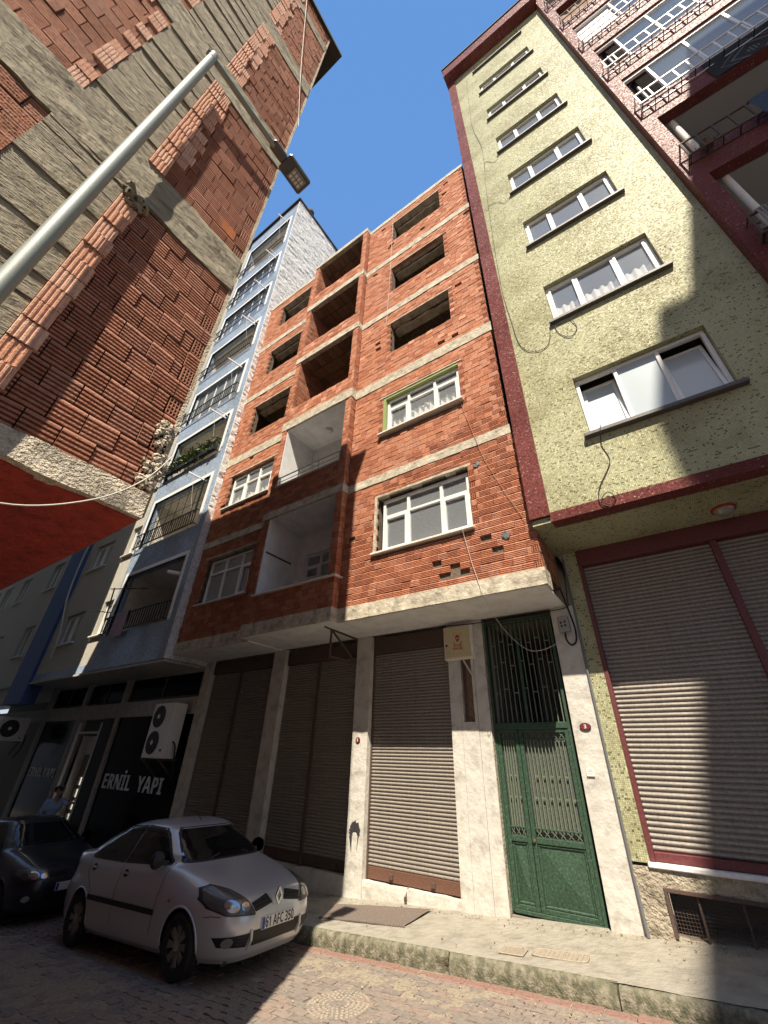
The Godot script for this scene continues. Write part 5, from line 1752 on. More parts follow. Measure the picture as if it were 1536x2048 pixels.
	# house number plates
	for q in [[-1.243, 2.07, 0.072, 0.045, "3", "oval burgundy house number plate reading 3 on the white pillar"], [-5.09, 1.914, 0.05, 0.046, "5", "round burgundy number plate on the narrow white pillar between shutters"]]:
		var np := thing("house_number", q[5], "number plate", Vector3(q[0], q[1], -6.632), 0, "house number plates")
		g = Geo.new()
		g.lathe(Transform3D(Basis(Vector3(q[2], 0, 0), Vector3(0, 0, 1), Vector3(0, -q[3], 0)), Vector3.ZERO), PackedVector2Array([Vector2(1, 0), Vector2(1, 0.008), Vector2(0.86, 0.012), Vector2(0.0, 0.0125)]), 28)
		part("rim", g, M.black, np)
		g = Geo.new()
		g.lathe(Transform3D(Basis(Vector3(q[2], 0, 0), Vector3(0, 0, 1), Vector3(0, -q[3], 0)), Vector3(0, 0, 0.004)), PackedVector2Array([Vector2(0.86, 0.0085), Vector2(0.0, 0.012)]), 28)
		part("face", g, M.plate_red, np)
		words(np, "lettering", q[4], 0.062, at(0, 0, 0.0165), M.white_plate, 0.002)
	var db := thing("name_plate", "small cream doorbell plate with clipped corners on the white pillar", "plate", Vector3(-1.296, 1.556, -6.634))
	g = Geo.new()
	g.prism(PackedVector2Array([Vector2(-0.047, -0.05), Vector2(0.047, -0.05), Vector2(0.047, 0.042), Vector2(0.02, 0.042), Vector2(0, 0.055), Vector2(-0.02, 0.042), Vector2(-0.047, 0.042)]), Transform3D(), 0.012)
	part("plate", g, M.white_plate, db)
	g = Geo.new()
	for y in [-0.02, 0.004, 0.02]: g.box(Vector3(-0.03, y - 0.0025, 0.012), Vector3(0.03, y + 0.0025, 0.014))
	part("slot", g, M.beige_steel, db)
	# grey conduit down the pillar edge
	g = Geo.new()
	g.tube(curve([Vector3(-1.04, pave_y(-1.04) + 0.02, -6.58), Vector3(-1.055, 0.6, -6.61), Vector3(-1.06, 1.6, -6.62), Vector3(-1.06, 2.9, -6.62), Vector3(-1.055, 3.7, -6.64), Vector3(-1.06, 4.5, -6.64)], 8), 0.017, 8)
	lone("conduit", g, M.pipe, "grey conduit running down between white pillar and mosaic pillar", "pipe")
	# hinged iron bracket under the overhang
	var br := thing("iron_bracket", "rusty triangular iron bracket hanging under the overhang above the shutters", "bracket", Vector3(-5.25, 3.73, -6.64))
	for q in [[Vector3(0, 0, 1.0), Vector3(0, -0.02, 0)], [Vector3(0, -0.02, 0.8), Vector3(0, -0.52, 0.8)], [Vector3(0, -0.02, 0.78), Vector3(0, -0.48, 0.02)], [Vector3(0, -0.50, 0.8), Vector3(0, -0.48, 0.0)]]:
		g = Geo.new()
		g.bar(q[0], q[1], 0.03, 0.03)
		part("strut", g, M.rust_iron, br)
	g = Geo.new()
	g.tube(PackedVector3Array([Vector3(0, -0.52, 0.8), Vector3(0, -0.62, 0.8), Vector3(0, -0.63, 0.9)]), 0.008)
	part("hook", g, M.rust_iron, br)
	# towel over the blue block's lowest railing
	g = Geo.new()
	g.sheet(func(u: float, v: float) -> Vector3: return Vector3(-13.42 + u * 0.72 + 0.02 * sin(v * 5.0), 5.16 - v * 0.72, -5.33 + 0.015 * sin(u * 8.0 + v * 2.0)), 14, 10)
	g.sheet(func(u: float, v: float) -> Vector3: return Vector3(-13.42 + u * 0.72, 5.16 - v * 0.3, -5.39 - 0.01 * v), 8, 4)
	g.quad(Vector3(-13.42, 5.16, -5.33), Vector3(-12.70, 5.16, -5.33), Vector3(-12.70, 5.16, -5.39), Vector3(-13.42, 5.16, -5.39))
	lone("towel", g, M.towel, "mauve towel hung over the blue block's lowest iron railing", "towel")
	var pb := thing("planter", "long planter of leafy plants on a blue block balcony", "plant", Vector3(-12.4, 10.4, -5.36))
	part("leaves", leaves(Vector3(0, 0.36, -0.02), Vector3(1.5, 0.3, 0.12), 700, 0.14), M.leaf, pb)
	g = Geo.new()
	g.box(Vector3(-1.6, 0.0, -0.07), Vector3(1.6, 0.17, 0.05))
	part("trough", g, M.iron, pb)
	ac_unit("tall twin-fan cream air conditioner on bracket above the dark shop glass", at(-11.47, 1.52, -6.25), 0.92, 1.2, 0.34, [[0.34, 0.90, 0.25], [0.34, 0.33, 0.25]], "")
	ac_unit("single-fan cream air conditioner facing along the street by the blue stripe", facing(-20.0, 1.87, -5.6, PI / 2), 0.86, 0.74, 0.32, [[0.33, 0.38, 0.27]], "")
	# cables
	for q in [
		["thin white cable sagging below the raw brick gable's red underside", M.cable_white, 0.004, [Vector3(-2.2, 2.50, 0.1), Vector3(-2.3, 2.54, -0.28), Vector3(-2.3, 2.73, -0.59), Vector3(-2.34, 3.0, -0.80), Vector3(-2.4, 3.3, -0.93)]],
		["pale cable hanging down the upper corner of the raw brick gable", M.cable_white, 0.005, [Vector3(-2.36, 14.7, -0.15), Vector3(-2.38, 14.3, -0.22), Vector3(-2.38, 11.2, -0.64), Vector3(-2.39, 9.5, -0.92)]],
		["pale cable hanging down the brick wall beside the empty openings", M.cable_white, 0.007, [Vector3(-3.90, 18.32, -5.57), Vector3(-3.95, 16.2, -5.58), Vector3(-3.97, 14.1, -5.57), Vector3(-4.04, 12.0, -5.58)]],
		["orange-tinted cable slanting across brick wall beside the lower windows", M.cable_rust, 0.004, [Vector3(-2.12, 7.75, -5.58), Vector3(-1.95, 6.94, -5.565), Vector3(-1.75, 6.05, -5.58), Vector3(-1.30, 4.80, -5.57)]],
		["white cable looping from the lower window sill to the meter box", M.cable_white, 0.0045, [Vector3(-2.3, 4.9, -5.53), Vector3(-2.28, 4.7, -5.57), Vector3(-2.2, 4.26, -5.57), Vector3(-2.11, 3.9, -5.56), Vector3(-2.08, 3.72, -5.58), Vector3(-2.05, 3.40, -6.2), Vector3(-1.72, 3.05, -6.3), Vector3(-1.34, 3.15, -6.45), Vector3(-1.25, 3.33, -6.58)]],
		["black cable running under the overhang above the green door", M.cable, 0.008, [Vector3(-3.3, 3.70, -6.60), Vector3(-2.6, 3.67, -6.62), Vector3(-1.9, 3.70, -6.60), Vector3(-1.2, 3.68, -6.58), Vector3(-1.1, 3.8, -6.5), Vector3(-1.08, 4.3, -6.58)]],
		["dark cable wandering down the yellow mosaic wall left of the windows", M.cable, 0.006, [Vector3(-0.45, 25.2, -5.485), Vector3(-0.6, 22.0, -5.485), Vector3(-0.669, 20.0, -5.485), Vector3(-0.55, 18.1, -5.485), Vector3(-0.61, 16.7, -5.485), Vector3(-0.742, 14.6, -5.485), Vector3(-0.877, 10.85, -5.485), Vector3(-0.839, 9.33, -5.485), Vector3(-0.78, 8.5, -5.485), Vector3(-0.58, 8.16, -5.485), Vector3(-0.32, 8.15, -5.485), Vector3(-0.2, 8.6, -5.485)]],
		["dark loose cable hanging in a bow below the second yellow window", M.cable, 0.006, [Vector3(-0.12, 8.62, -5.47), Vector3(-0.10, 8.35, -5.485), Vector3(0.05, 8.10, -5.485), Vector3(0.2, 8.25, -5.485), Vector3(0.14, 8.6, -5.47)]],
		["dark cable with a coil hanging from the frosted yellow-wall window", M.cable, 0.006, [Vector3(0.06, 5.95, -5.46), Vector3(0.03, 5.82, -5.40), Vector3(-0.01, 5.6, -5.485), Vector3(0.02, 5.3, -5.485), Vector3(-0.2, 4.93, -5.485), Vector3(-0.247, 4.70, -5.47), Vector3(-0.15, 4.61, -5.47), Vector3(-0.05, 4.7, -5.47), Vector3(-0.12, 4.82, -5.47), Vector3(-0.22, 4.72, -5.465), Vector3(-0.14, 4.62, -5.465)]],
		["thin dark wires looping on the yellow wall under the upper windows", M.cable, 0.005, [Vector3(-0.13, 16.8, -5.48), Vector3(-0.3, 16.5, -5.485), Vector3(-0.55, 16.9, -5.485), Vector3(-0.62, 16.4, -5.485), Vector3(-0.66, 15.9, -5.485)]],
		["thin dark wire hanging below the yellow block's fourth window", M.cable, 0.005, [Vector3(-0.13, 14.15, -5.48), Vector3(-0.35, 13.95, -5.485), Vector3(-0.5, 14.2, -5.485), Vector3(-0.68, 14.3, -5.485), Vector3(-0.9, 14.0, -5.44), Vector3(-1.2, 12.6, -5.44)]],
		["grey drain hose hanging down the cream wall by the blue stripe", M.cable_white, 0.03, [Vector3(-18.55, 9.2, -5.42), Vector3(-18.6, 8.0, -5.4), Vector3(-18.4, 6.6, -5.42), Vector3(-17.7, 5.2, -5.45), Vector3(-17.5, 4.3, -5.45)]]]:
		g = Geo.new()
		g.tube(curve(q[3], 8), q[2], 5)
		lone("cable", g, q[1], q[0], "cable", "cables hanging on the walls")
	# smear of black paint on the pillar
	g = Geo.new()
	var smear := PackedVector2Array()
	for k in 60:
		# an arch of sprayed paint with ragged runs
		var u := k / 59.0
		var a := lerpf(-0.35, PI + 0.35, u if u < 0.5 else u)
		var outer := k % 1 == 0
		smear.append(Vector2(0.078 * cos(a), 0.10 * sin(a)) * rng.randf_range(0.8, 1.2) + Vector2(0, rng.randf_range(-0.01, 0.012)))
	for k in 40:
		var a := lerpf(PI + 0.45, -0.45, k / 39.0)
		smear.append(Vector2(0.045 * cos(a), 0.035 * sin(a) - (0.16 if (k < 5 or k > 34) else 0.02)) * rng.randf_range(0.85, 1.1))
	smear = Geometry2D.merge_polygons(smear, PackedVector2Array([Vector2(-0.07, 0.02), Vector2(0.07, 0.03), Vector2(0.05, 0.09), Vector2(-0.05, 0.085), Vector2(-0.03, -0.02)]))[0]
	g.prism(smear, at(-5.06, 0.60, -6.632).scaled_local(Vector3(1.35, 1.5, 1)), 0.0015)
	lone("paint_smear", g, M.soot, "smear of black paint low on the narrow white pillar", "paint mark")

# ---- cars ------------------------------------------------------------------------------------
class Shell:
	# a car body as a stack of rounded outlines: rows of [height, rear x, front x, half width, squareness]
	var rows: Array
	func at_y(y: float) -> Array:
		var k := rows.size()
		if y <= rows[0][0]: return rows[0]
		if y >= rows[k - 1][0]: return rows[k - 1]
		for i in k - 1:
			if y <= rows[i + 1][0]:
				var t: float = (y - rows[i][0]) / (rows[i + 1][0] - rows[i][0])
				var o := [y]
				for c in range(1, 5):
					var p0: float = rows[maxi(i - 1, 0)][c]; var p1: float = rows[i][c]; var p2: float = rows[i + 1][c]; var p3: float = rows[mini(i + 2, k - 1)][c]
					var m1 := (p2 - p0) * 0.5; var m2 := (p3 - p1) * 0.5
					if (p2 - p1) * m1 <= 0: m1 = 0.0
					if (p2 - p1) * m2 <= 0: m2 = 0.0
					m1 = clampf(m1, -2.0 * absf(p2 - p1), 2.0 * absf(p2 - p1)); m2 = clampf(m2, -2.0 * absf(p2 - p1), 2.0 * absf(p2 - p1))
					var t2 := t * t; var t3 := t2 * t
					o.append((2 * t3 - 3 * t2 + 1) * p1 + (t3 - 2 * t2 + t) * m1 + (-2 * t3 + 3 * t2) * p2 + (t3 - t2) * m2)
				return o
		return rows[0]
	func side(x: float, y: float) -> float:
		var r := at_y(y)
		var c: float = (r[1] + r[2]) * 0.5; var a: float = (r[2] - r[1]) * 0.5
		var t := clampf(absf((x - c) / a), 0.0, 0.9999)
		return r[3] * pow(1.0 - pow(t, r[4]), 1.0 / r[4])
	func front(z: float, y: float) -> float:
		var r := at_y(y)
		var c: float = (r[1] + r[2]) * 0.5; var a: float = (r[2] - r[1]) * 0.5
		var t := clampf(absf(z) / r[3], 0.0, 0.9999)
		return c + a * pow(1.0 - pow(t, r[4]), 1.0 / r[4])
	func ring(y: float, k: int) -> PackedVector3Array:
		var r := at_y(y)
		var c: float = (r[1] + r[2]) * 0.5; var a: float = (r[2] - r[1]) * 0.5
		var o := PackedVector3Array()
		for q in 4:
			for i in k:
				var u := float(i) / k
				if q % 2 == 1: u = 1.0 - u
				var f := PI * 0.5 * u * u * u * (u * (u * 6.0 - 15.0) + 10.0)
				var ct := pow(maxf(cos(f), 0.0), 2.0 / r[4]); var s := pow(maxf(sin(f), 0.0), 2.0 / r[4])
				var sx := 1.0 if q == 0 or q == 3 else -1.0
				var sz := 1.0 if q < 2 else -1.0
				o.append(Vector3(c + a * ct * sx, y, r[3] * s * sz))
		return o

func patch(poly: PackedVector2Array, cell: float, map: Callable) -> Geo:
	# a flat outline laid over a curved surface
	var g := Geo.new()
	var lo := poly[0]; var hi := poly[0]
	for p in poly:
		lo = lo.min(p); hi = hi.max(p)
	var nx := maxi(1, ceili((hi.x - lo.x) / cell)); var ny := maxi(1, ceili((hi.y - lo.y) / cell))
	for i in nx:
		for j in ny:
			var a := lo + Vector2(i, j) * cell
			var sq := PackedVector2Array([a, a + Vector2(cell, 0), a + Vector2(cell, cell), a + Vector2(0, cell)])
			for piece in Geometry2D.intersect_polygons(sq, poly):
				var p3: Array[Vector3] = []; var n3: Array[Vector3] = []
				for q in piece:
					p3.append(map.call(q))
					var e := 0.004
					var du: Vector3 = map.call(q + Vector2(e, 0)) - map.call(q - Vector2(e, 0))
					var dv: Vector3 = map.call(q + Vector2(0, e)) - map.call(q - Vector2(0, e))
					n3.append(du.cross(dv).normalized())
				for k in range(1, p3.size() - 1):
					if (p3[k] - p3[0]).cross(p3[k + 1] - p3[0]).dot(n3[0]) > 0: g.tri_n(p3[0], p3[k], p3[k + 1], n3[0], n3[k], n3[k + 1])
					else: g.tri_n(p3[0], p3[k + 1], p3[k], n3[0], n3[k + 1], n3[k])
	return g

func pv2(a: Array) -> PackedVector2Array:
	var o := PackedVector2Array()
	for q in a: o.append(Vector2(q[0], q[1]))
	return o

func car(called: String, label: String, t: Transform3D, paint: Material, sedan: bool, plate: String) -> void:
	var c := thing(called, label, "car", Vector3.ZERO, 0, "cars parked along the street")
	c.transform = t
	var s := Shell.new()
	s.rows = [[0.17, -1.98, 1.92, 0.73, 5.0], [0.22, -2.04, 1.97, 0.78, 5.0], [0.32, -2.10, 2.02, 0.81, 5.0], [0.45, -2.13, 2.045, 0.82, 5.0], [0.56, -2.13, 2.035, 0.825, 5.0], [0.65, -2.10, 1.995, 0.822, 5.0], [0.71, -2.09, 1.94, 0.818, 4.6], [0.77, -2.085, 1.80, 0.81, 4.4], [0.83, -2.08, 1.60, 0.80, 4.4], [0.88, -2.07, 1.40, 0.79, 4.6], [0.93, -2.06, 1.18, 0.772, 5.0], [0.965, -2.05, 1.03, 0.755, 5.0], [0.99, -2.02, 0.97, 0.742, 5.0], [1.01, -1.90, 0.935, 0.733, 5.0], [1.03, -1.66, 0.90, 0.725, 5.0], [1.13, -1.46, 0.74, 0.68, 4.6], [1.23, -1.22, 0.57, 0.632, 4.2], [1.31, -1.0, 0.42, 0.585, 4.0], [1.36, -0.80, 0.28, 0.54, 3.8], [1.39, -0.62, 0.12, 0.47, 3.2], [1.405, -0.48, 0.0, 0.38, 2.8], [1.415, -0.34, -0.12, 0.2, 2.4], [1.418, -0.26, -0.2, 0.05, 2.0]]
	if not sedan:
		for r in s.rows:
			if r[0] < 0.96: r[1] = -1.80 + (r[1] + 2.13)
			elif r[0] < 1.25: r[1] = -1.68 + (r[0] - 0.96) * 0.55
			elif r[0] < 1.34: r[1] = -1.45
	var ys := []
	for i in 96: ys.append(0.17 + (1.418 - 0.17) * (1.0 - pow(1.0 - i / 95.0, 1.35)))
	var body := Geo.new()
	var K := 40
	var rings: Array[PackedVector3Array] = []
	for y in ys: rings.append(s.ring(y, K))
	var nr := []
	var n4 := K * 4
	var inside := []
	for i in ys.size():
		var row := PackedByteArray(); row.resize(n4)
		for j in n4:
			var p := rings[i][j]
			for ax in [-1.235, 1.235]:
				var d := Vector2(p.x - ax, p.y - 0.30)
				if absf(p.z) > 0.5 and d.length() < 0.325:
					row[j] = 1
					d = d.normalized() * 0.325
					rings[i][j] = Vector3(ax + d.x, 0.30 + d.y, signf(p.z) * s.side(ax + d.x, 0.30 + d.y))
		inside.append(row)
	for i in ys.size():
		var row := PackedVector3Array()
		for j in n4:
			var du := rings[i][(j + 1) % n4] - rings[i][(j + n4 - 1) % n4]
			var dv := rings[mini(i + 1, ys.size() - 1)][j] - rings[maxi(i - 1, 0)][j]
			var m := dv.cross(du)
			row.append(m.normalized() if m.length_squared() > 1e-14 else Vector3.UP)
		nr.append(row)
	for i in ys.size() - 1:
		for j in n4:
			var l := (j + 1) % n4
			var cut: bool = inside[i][j] + inside[i][l] + inside[i + 1][j] + inside[i + 1][l] == 4
			if not cut: body.quad_n(rings[i][l], rings[i][j], rings[i + 1][j], rings[i + 1][l], nr[i][l], nr[i][j], nr[i + 1][j], nr[i + 1][l])
	part("body", body, paint, c)
	var under := Geo.new()
	under.box(Vector3(-1.9, 0.18, -0.56), Vector3(1.85, 0.45, 0.56))
	for ax in [-1.235, 1.235]:
		under.box(Vector3(ax - 0.36, 0.2, -0.57), Vector3(ax + 0.36, 0.66, 0.57))
	part("underbody", under, M.black, c)
	for sd in [1.0, -1.0]:
		for ax in [-1.235, 1.235]:
			var lip := Geo.new()
			var pts := PackedVector3Array()
			for k in 25:
				var a := lerpf(-0.12, PI + 0.12, k / 24.0)
				var q := Vector2(ax + 0.325 * cos(a), 0.30 + 0.325 * sin(a))
				pts.append(Vector3(q.x, q.y, sd * (s.side(q.x, q.y) - 0.004)))
			lip.tube(pts, 0.013, 8)
			part("arch_lip", lip, paint, c)
			wheel(c, Vector3(ax, 0.29, sd * 0.715), sd)
		var smap := func(p: Vector2, off: float) -> Vector3: return Vector3(p.x, p.y, sd * (s.side(p.x, p.y) + off))
		var glass := [[[0.70, 0.985], [0.32, 1.245], [0.20, 1.305], [-0.22, 1.335], [-0.27, 0.965]], [[-0.34, 0.965], [-0.29, 1.335], [-0.72, 1.315], [-0.92, 1.25], [-1.12, 1.10], [-1.26, 0.99], [-1.20, 0.975]]]
		if not sedan: glass[1] = [[-0.34, 0.965], [-0.29, 1.335], [-0.95, 1.31], [-1.25, 1.15], [-1.38, 1.0], [-1.30, 0.975]]
		for gq in glass:
			var fr := pv2(gq)
			var big := Geometry2D.offset_polygon(fr, 0.022, Geometry2D.JOIN_MITER)[0]
			part("window_seal", patch(big, 0.05, func(p): return smap.call(p, 0.005)), M.trimblack, c)
			part("side_window", patch(fr, 0.05, func(p): return smap.call(p, 0.009)), M.carglass, c)
		# rain visor over the doors
		part("rain_visor", patch(pv2([[0.30, 1.255], [0.20, 1.31], [-0.24, 1.335], [-0.9, 1.295], [-0.9, 1.265], [-0.24, 1.30], [0.18, 1.275]]), 0.05, func(p): return smap.call(p, 0.016)), M.carglass, c)
		part("side_moulding", patch(pv2([[0.72, 0.505], [0.72, 0.56], [-0.98, 0.575], [-0.98, 0.52]]), 0.08, func(p): return smap.call(p, 0.012)), M.trimblack, c)
		for h in [[-0.16, 0.845], [-1.06, 0.86]]:
			var hp := PackedVector2Array()
			for k in 14: hp.append(Vector2(h[0] + 0.055 * cos(TAU * k / 14.0), h[1] + 0.042 * sin(TAU * k / 14.0)))
			part("door_handle", patch(hp, 0.06, func(p): return smap.call(p, 0.005)), M.trimblack, c)
			var hb := Geo.new()
			hb.bar(smap.call(Vector2(h[0] - 0.05, h[1] + 0.004), 0.018), smap.call(Vector2(h[0] + 0.05, h[1] + 0.004), 0.018), 0.014, 0.022)
			part("handle_grip", hb, paint, c)
		for line in [[[-0.305, 1.34], [-0.305, 0.95], [-0.30, 0.62], [-0.30, 0.26]], [[0.76, 0.985], [0.74, 0.86], [0.70, 0.6], [0.66, 0.28]], [[-0.92, 1.25], [-1.25, 0.98], [-1.22, 0.80], [-0.98, 0.62], [-0.88, 0.3]], [[1.62, 0.56], [1.72, 0.57], [1.85, 0.565]]]:
			var lp := PackedVector3Array()
			for k in line.size() - 1:
				for u in 6: 
					var q := Vector2(line[k][0], line[k][1]).lerp(Vector2(line[k + 1][0], line[k + 1][1]), u / 6.0)
					lp.append(smap.call(q, -0.001))
			var seam := Geo.new()
			seam.tube(lp, 0.004, 4)
			part("panel_gap", seam, M.black, c)
		var ind := PackedVector2Array()
		for k in 10: ind.append(Vector2(0.98 + 0.03 * cos(TAU * k / 10.0), 0.66 + 0.018 * sin(TAU * k / 10.0)))
		part("side_indicator", patch(ind, 0.03, func(p): return smap.call(p, 0.005)), M.amber, c)
		# mirror
		var mi := Geo.new()
		mi.lathe(Transform3D(Basis(Vector3(0, 0, sd), Vector3(1, 0, 0.15 * sd), Vector3(0, 1, 0)).scaled(Vector3(1, 1, 1)), Vector3(0.60, 1.02, sd * 0.84)), PackedVector2Array([Vector2(0.0, -0.06), Vector2(0.085, -0.055), Vector2(0.098, -0.02), Vector2(0.08, 0.035), Vector2(0.0, 0.065)]), 16)
		mi.bar(Vector3(0.62, 0.98, sd * 0.70), Vector3(0.61, 0.99, sd * 0.80), 0.05, 0.05)
		part("wing_mirror", mi, M.trimblack, c)
		# lamps and grilles at the front
		var fmap := func(p: Vector2, off: float) -> Vector3: return Vector3(s.front(p.x, p.y) + off, p.y, sd * p.x)
		var hl := pv2([[0.37, 0.565], [0.66, 0.585], [0.745, 0.64], [0.755, 0.70], [0.71, 0.785], [0.63, 0.81], [0.53, 0.77], [0.44, 0.68]] if sedan else [[0.40, 0.60], [0.70, 0.60], [0.76, 0.66], [0.74, 0.72], [0.60, 0.745], [0.44, 0.72]])
		part("headlight", patch(Geometry2D.offset_polygon(hl, 0.012)[0], 0.02, func(p): return fmap.call(p, 0.014)), M.lampblack, c)
		part("headlight_lens", patch(hl, 0.02, func(p): return fmap.call(p, 0.026)), M.lampglass, c)
		for bl in [[0.47, 0.635, 0.05], [0.60, 0.65, 0.065]]:
			var bp := PackedVector2Array()
			for k in 16: bp.append(Vector2(bl[0] + bl[2] * cos(TAU * k / 16.0), bl[1] + bl[2] * 0.8 * sin(TAU * k / 16.0)))
			part("headlight_bowl", patch(bp, 0.03, func(p): return fmap.call(p, 0.019)), M.chrome, c)
		part("grille_slot", patch(pv2([[0.085, 0.615], [0.345, 0.575], [0.39, 0.655], [0.15, 0.705]] if sedan else [[0.0, 0.60], [0.38, 0.60], [0.40, 0.68], [0.0, 0.69]]), 0.04, func(p): return fmap.call(p, 0.004)), M.black, c)
		for k in 3:
			var sl := Geo.new()
			var y := 0.61 + k * 0.03
			var sp := PackedVector3Array()
			for u in 5: sp.append(fmap.call(Vector2(lerpf(0.10 + k * 0.02, 0.36 + k * 0.01, u / 4.0), y + 0.012 - 0.03 * u / 4.0), 0.01))
			sl.tube(sp, 0.006, 5)
			part("grille_bar", sl, M.trimblack, c)
		part("fog_recess", patch(pv2([[0.42, 0.295], [0.68, 0.32], [0.72, 0.40], [0.40, 0.41]]), 0.04, func(p): return fmap.call(p, 0.004)), M.black, c)
		var fg := PackedVector2Array()
		for k in 16: fg.append(Vector2(0.62 + 0.045 * cos(TAU * k / 16.0), 0.352 + 0.042 * sin(TAU * k / 16.0)))
		part("fog_lamp", patch(fg, 0.03, func(p): return fmap.call(p, 0.012)), M.chrome, c)
		for k in 3:
			var sl := Geo.new()
			sl.tube(PackedVector3Array([fmap.call(Vector2(0.42, 0.325 + k * 0.028), 0.008), fmap.call(Vector2(0.54, 0.33 + k * 0.028), 0.008)]), 0.006, 5)
			part("fog_louvre", sl, M.trimblack, c)
	var xmap := func(p: Vector2, off: float) -> Vector3: return Vector3(s.front(p.x, p.y) + off, p.y, p.x)
	part("lower_grille", patch(pv2([[-0.35, 0.29], [0.35, 0.29], [0.37, 0.42], [-0.37, 0.42]]), 0.05, func(p): return xmap.call(p, 0.004)), M.black, c)
	for sx in [-0.385, 0.385]:
		var pl := Geo.new()
		pl.tube(PackedVector3Array([xmap.call(Vector2(sx, 0.27), 0.0), xmap.call(Vector2(sx, 0.35), 0.016), xmap.call(Vector2(sx, 0.43), 0.0)]), 0.02, 6)
		part("bumper_pillar", pl, paint, c)
	# windscreen: dark border, then glass
	var ws := pv2([[-0.61, 0.995], [0.61, 0.995], [0.55, 1.12], [0.475, 1.26], [0.42, 1.31], [-0.42, 1.31], [-0.475, 1.26], [-0.55, 1.12]])
	part("windscreen_seal", patch(Geometry2D.offset_polygon(ws, 0.018)[0], 0.06, func(p): return xmap.call(p, 0.006)), M.trimblack, c)
	part("windscreen", patch(ws, 0.06, func(p): return xmap.call(p, 0.010)), M.carglass, c)
	for w in [[0.30, 0.62], [-0.34, 0.24]]:
		var wp := Geo.new()
		var a: Vector3 = xmap.call(Vector2(w[0], 1.0), 0.012); var e: Vector3 = xmap.call(Vector2(w[1] - 0.5, 1.035), 0.016)
		wp.bar(a, e, 0.016, 0.014)
		part("wiper", wp, M.black, c)
	var an := Geo.new()
	an.tube(PackedVector3Array([Vector3(0.18, 1.385, 0.0), Vector3(0.0, 1.53, 0.0)]), 0.005, 5, 0.002)
	part("aerial", an, M.black, c)
	# number plate and emblem
	var np := Geo.new()
	np.bbox(Vector3(2.035, 0.405, -0.26), Vector3(2.058, 0.515, 0.26), 0.004)
	part("number_plate", np, M.white_plate, c)
	np = Geo.new()
	np.box(Vector3(2.057, 0.410, 0.215), Vector3(2.0605, 0.510, 0.255))
	part("plate_band", np, M.plate_blue, c)
	words(c, "lettering", plate, 0.125, Transform3D(Basis(Vector3.UP, PI / 2), Vector3(2.058, 0.46, -0.02)), M.black, 0.003, true, 0.72)
	if sedan:
		var em := Geo.new()
		var dia := [Vector3(0, 0.09, 0), Vector3(0, 0, 0.052), Vector3(0, -0.09, 0), Vector3(0, 0, -0.052), Vector3(0, 0.09, 0)]
		var shield := PackedVector2Array([Vector2(-0.085, 0.60), Vector2(0.085, 0.60), Vector2(0.10, 0.735), Vector2(-0.10, 0.735)])
		part("emblem_shield", patch(shield, 0.04, func(p): return xmap.call(p, 0.010)), paint, c)
		for k in 4:
			em.bar(dia[k] * 0.86 + Vector3(2.025, 0.665, 0), dia[k + 1] * 0.86 + Vector3(2.025, 0.665, 0), 0.016, 0.022, Vector3(1, 0, 0))
		part("emblem", em, M.chrome, c)

func wheel(c: Node, p: Vector3, sd: float) -> void:
	var w := group_part("wheel", c)
	var ax := Transform3D(Basis(Vector3.RIGHT, PI / 2 * sd), p)
	var g := Geo.new()
	g.lathe(ax, PackedVector2Array([Vector2(0.20, -0.09), Vector2(0.27, -0.085), Vector2(0.288, -0.06), Vector2(0.29, 0.0), Vector2(0.288, 0.055), Vector2(0.272, 0.082), Vector2(0.235, 0.088), Vector2(0.195, 0.075)]), 40)
	part("tyre", g, M.tyre, w)
	g = Geo.new()
	g.lathe(ax, PackedVector2Array([Vector2(0.197, 0.06), Vector2(0.197, 0.078), Vector2(0.175, 0.072), Vector2(0.172, 0.045), Vector2(0.0, 0.045)]), 36)
	part("rim", g, M.rimdark, w)
	g = Geo.new()
	for k in 8:
		var a := TAU * k / 8.0
		var d := Vector3(cos(a), 0, sin(a)); var n := Vector3(-sin(a), 0, cos(a))
		var q := [d * 0.03 + n * 0.014, d * 0.18 + n * 0.038, d * 0.18 - n * 0.038, d * 0.03 - n * 0.014]
		var u := Vector3(0, 0.066, 0)
		var t: Array[Vector3] = []
		for e in q: t.append(ax * (e + u))
		g.quad(t[0], t[1], t[2], t[3]); g.quad(t[3], t[2], t[1], t[0])
		for i in 4:
			g.quad(ax * (q[i] + u * 0.7), ax * (q[(i + 1) % 4] + u * 0.7), t[(i + 1) % 4], t[i])
	g.lathe(ax, PackedVector2Array([Vector2(0.05, 0.05), Vector2(0.048, 0.072), Vector2(0.0, 0.076)]), 18)
	part("hubcap", g, M.hub, w)

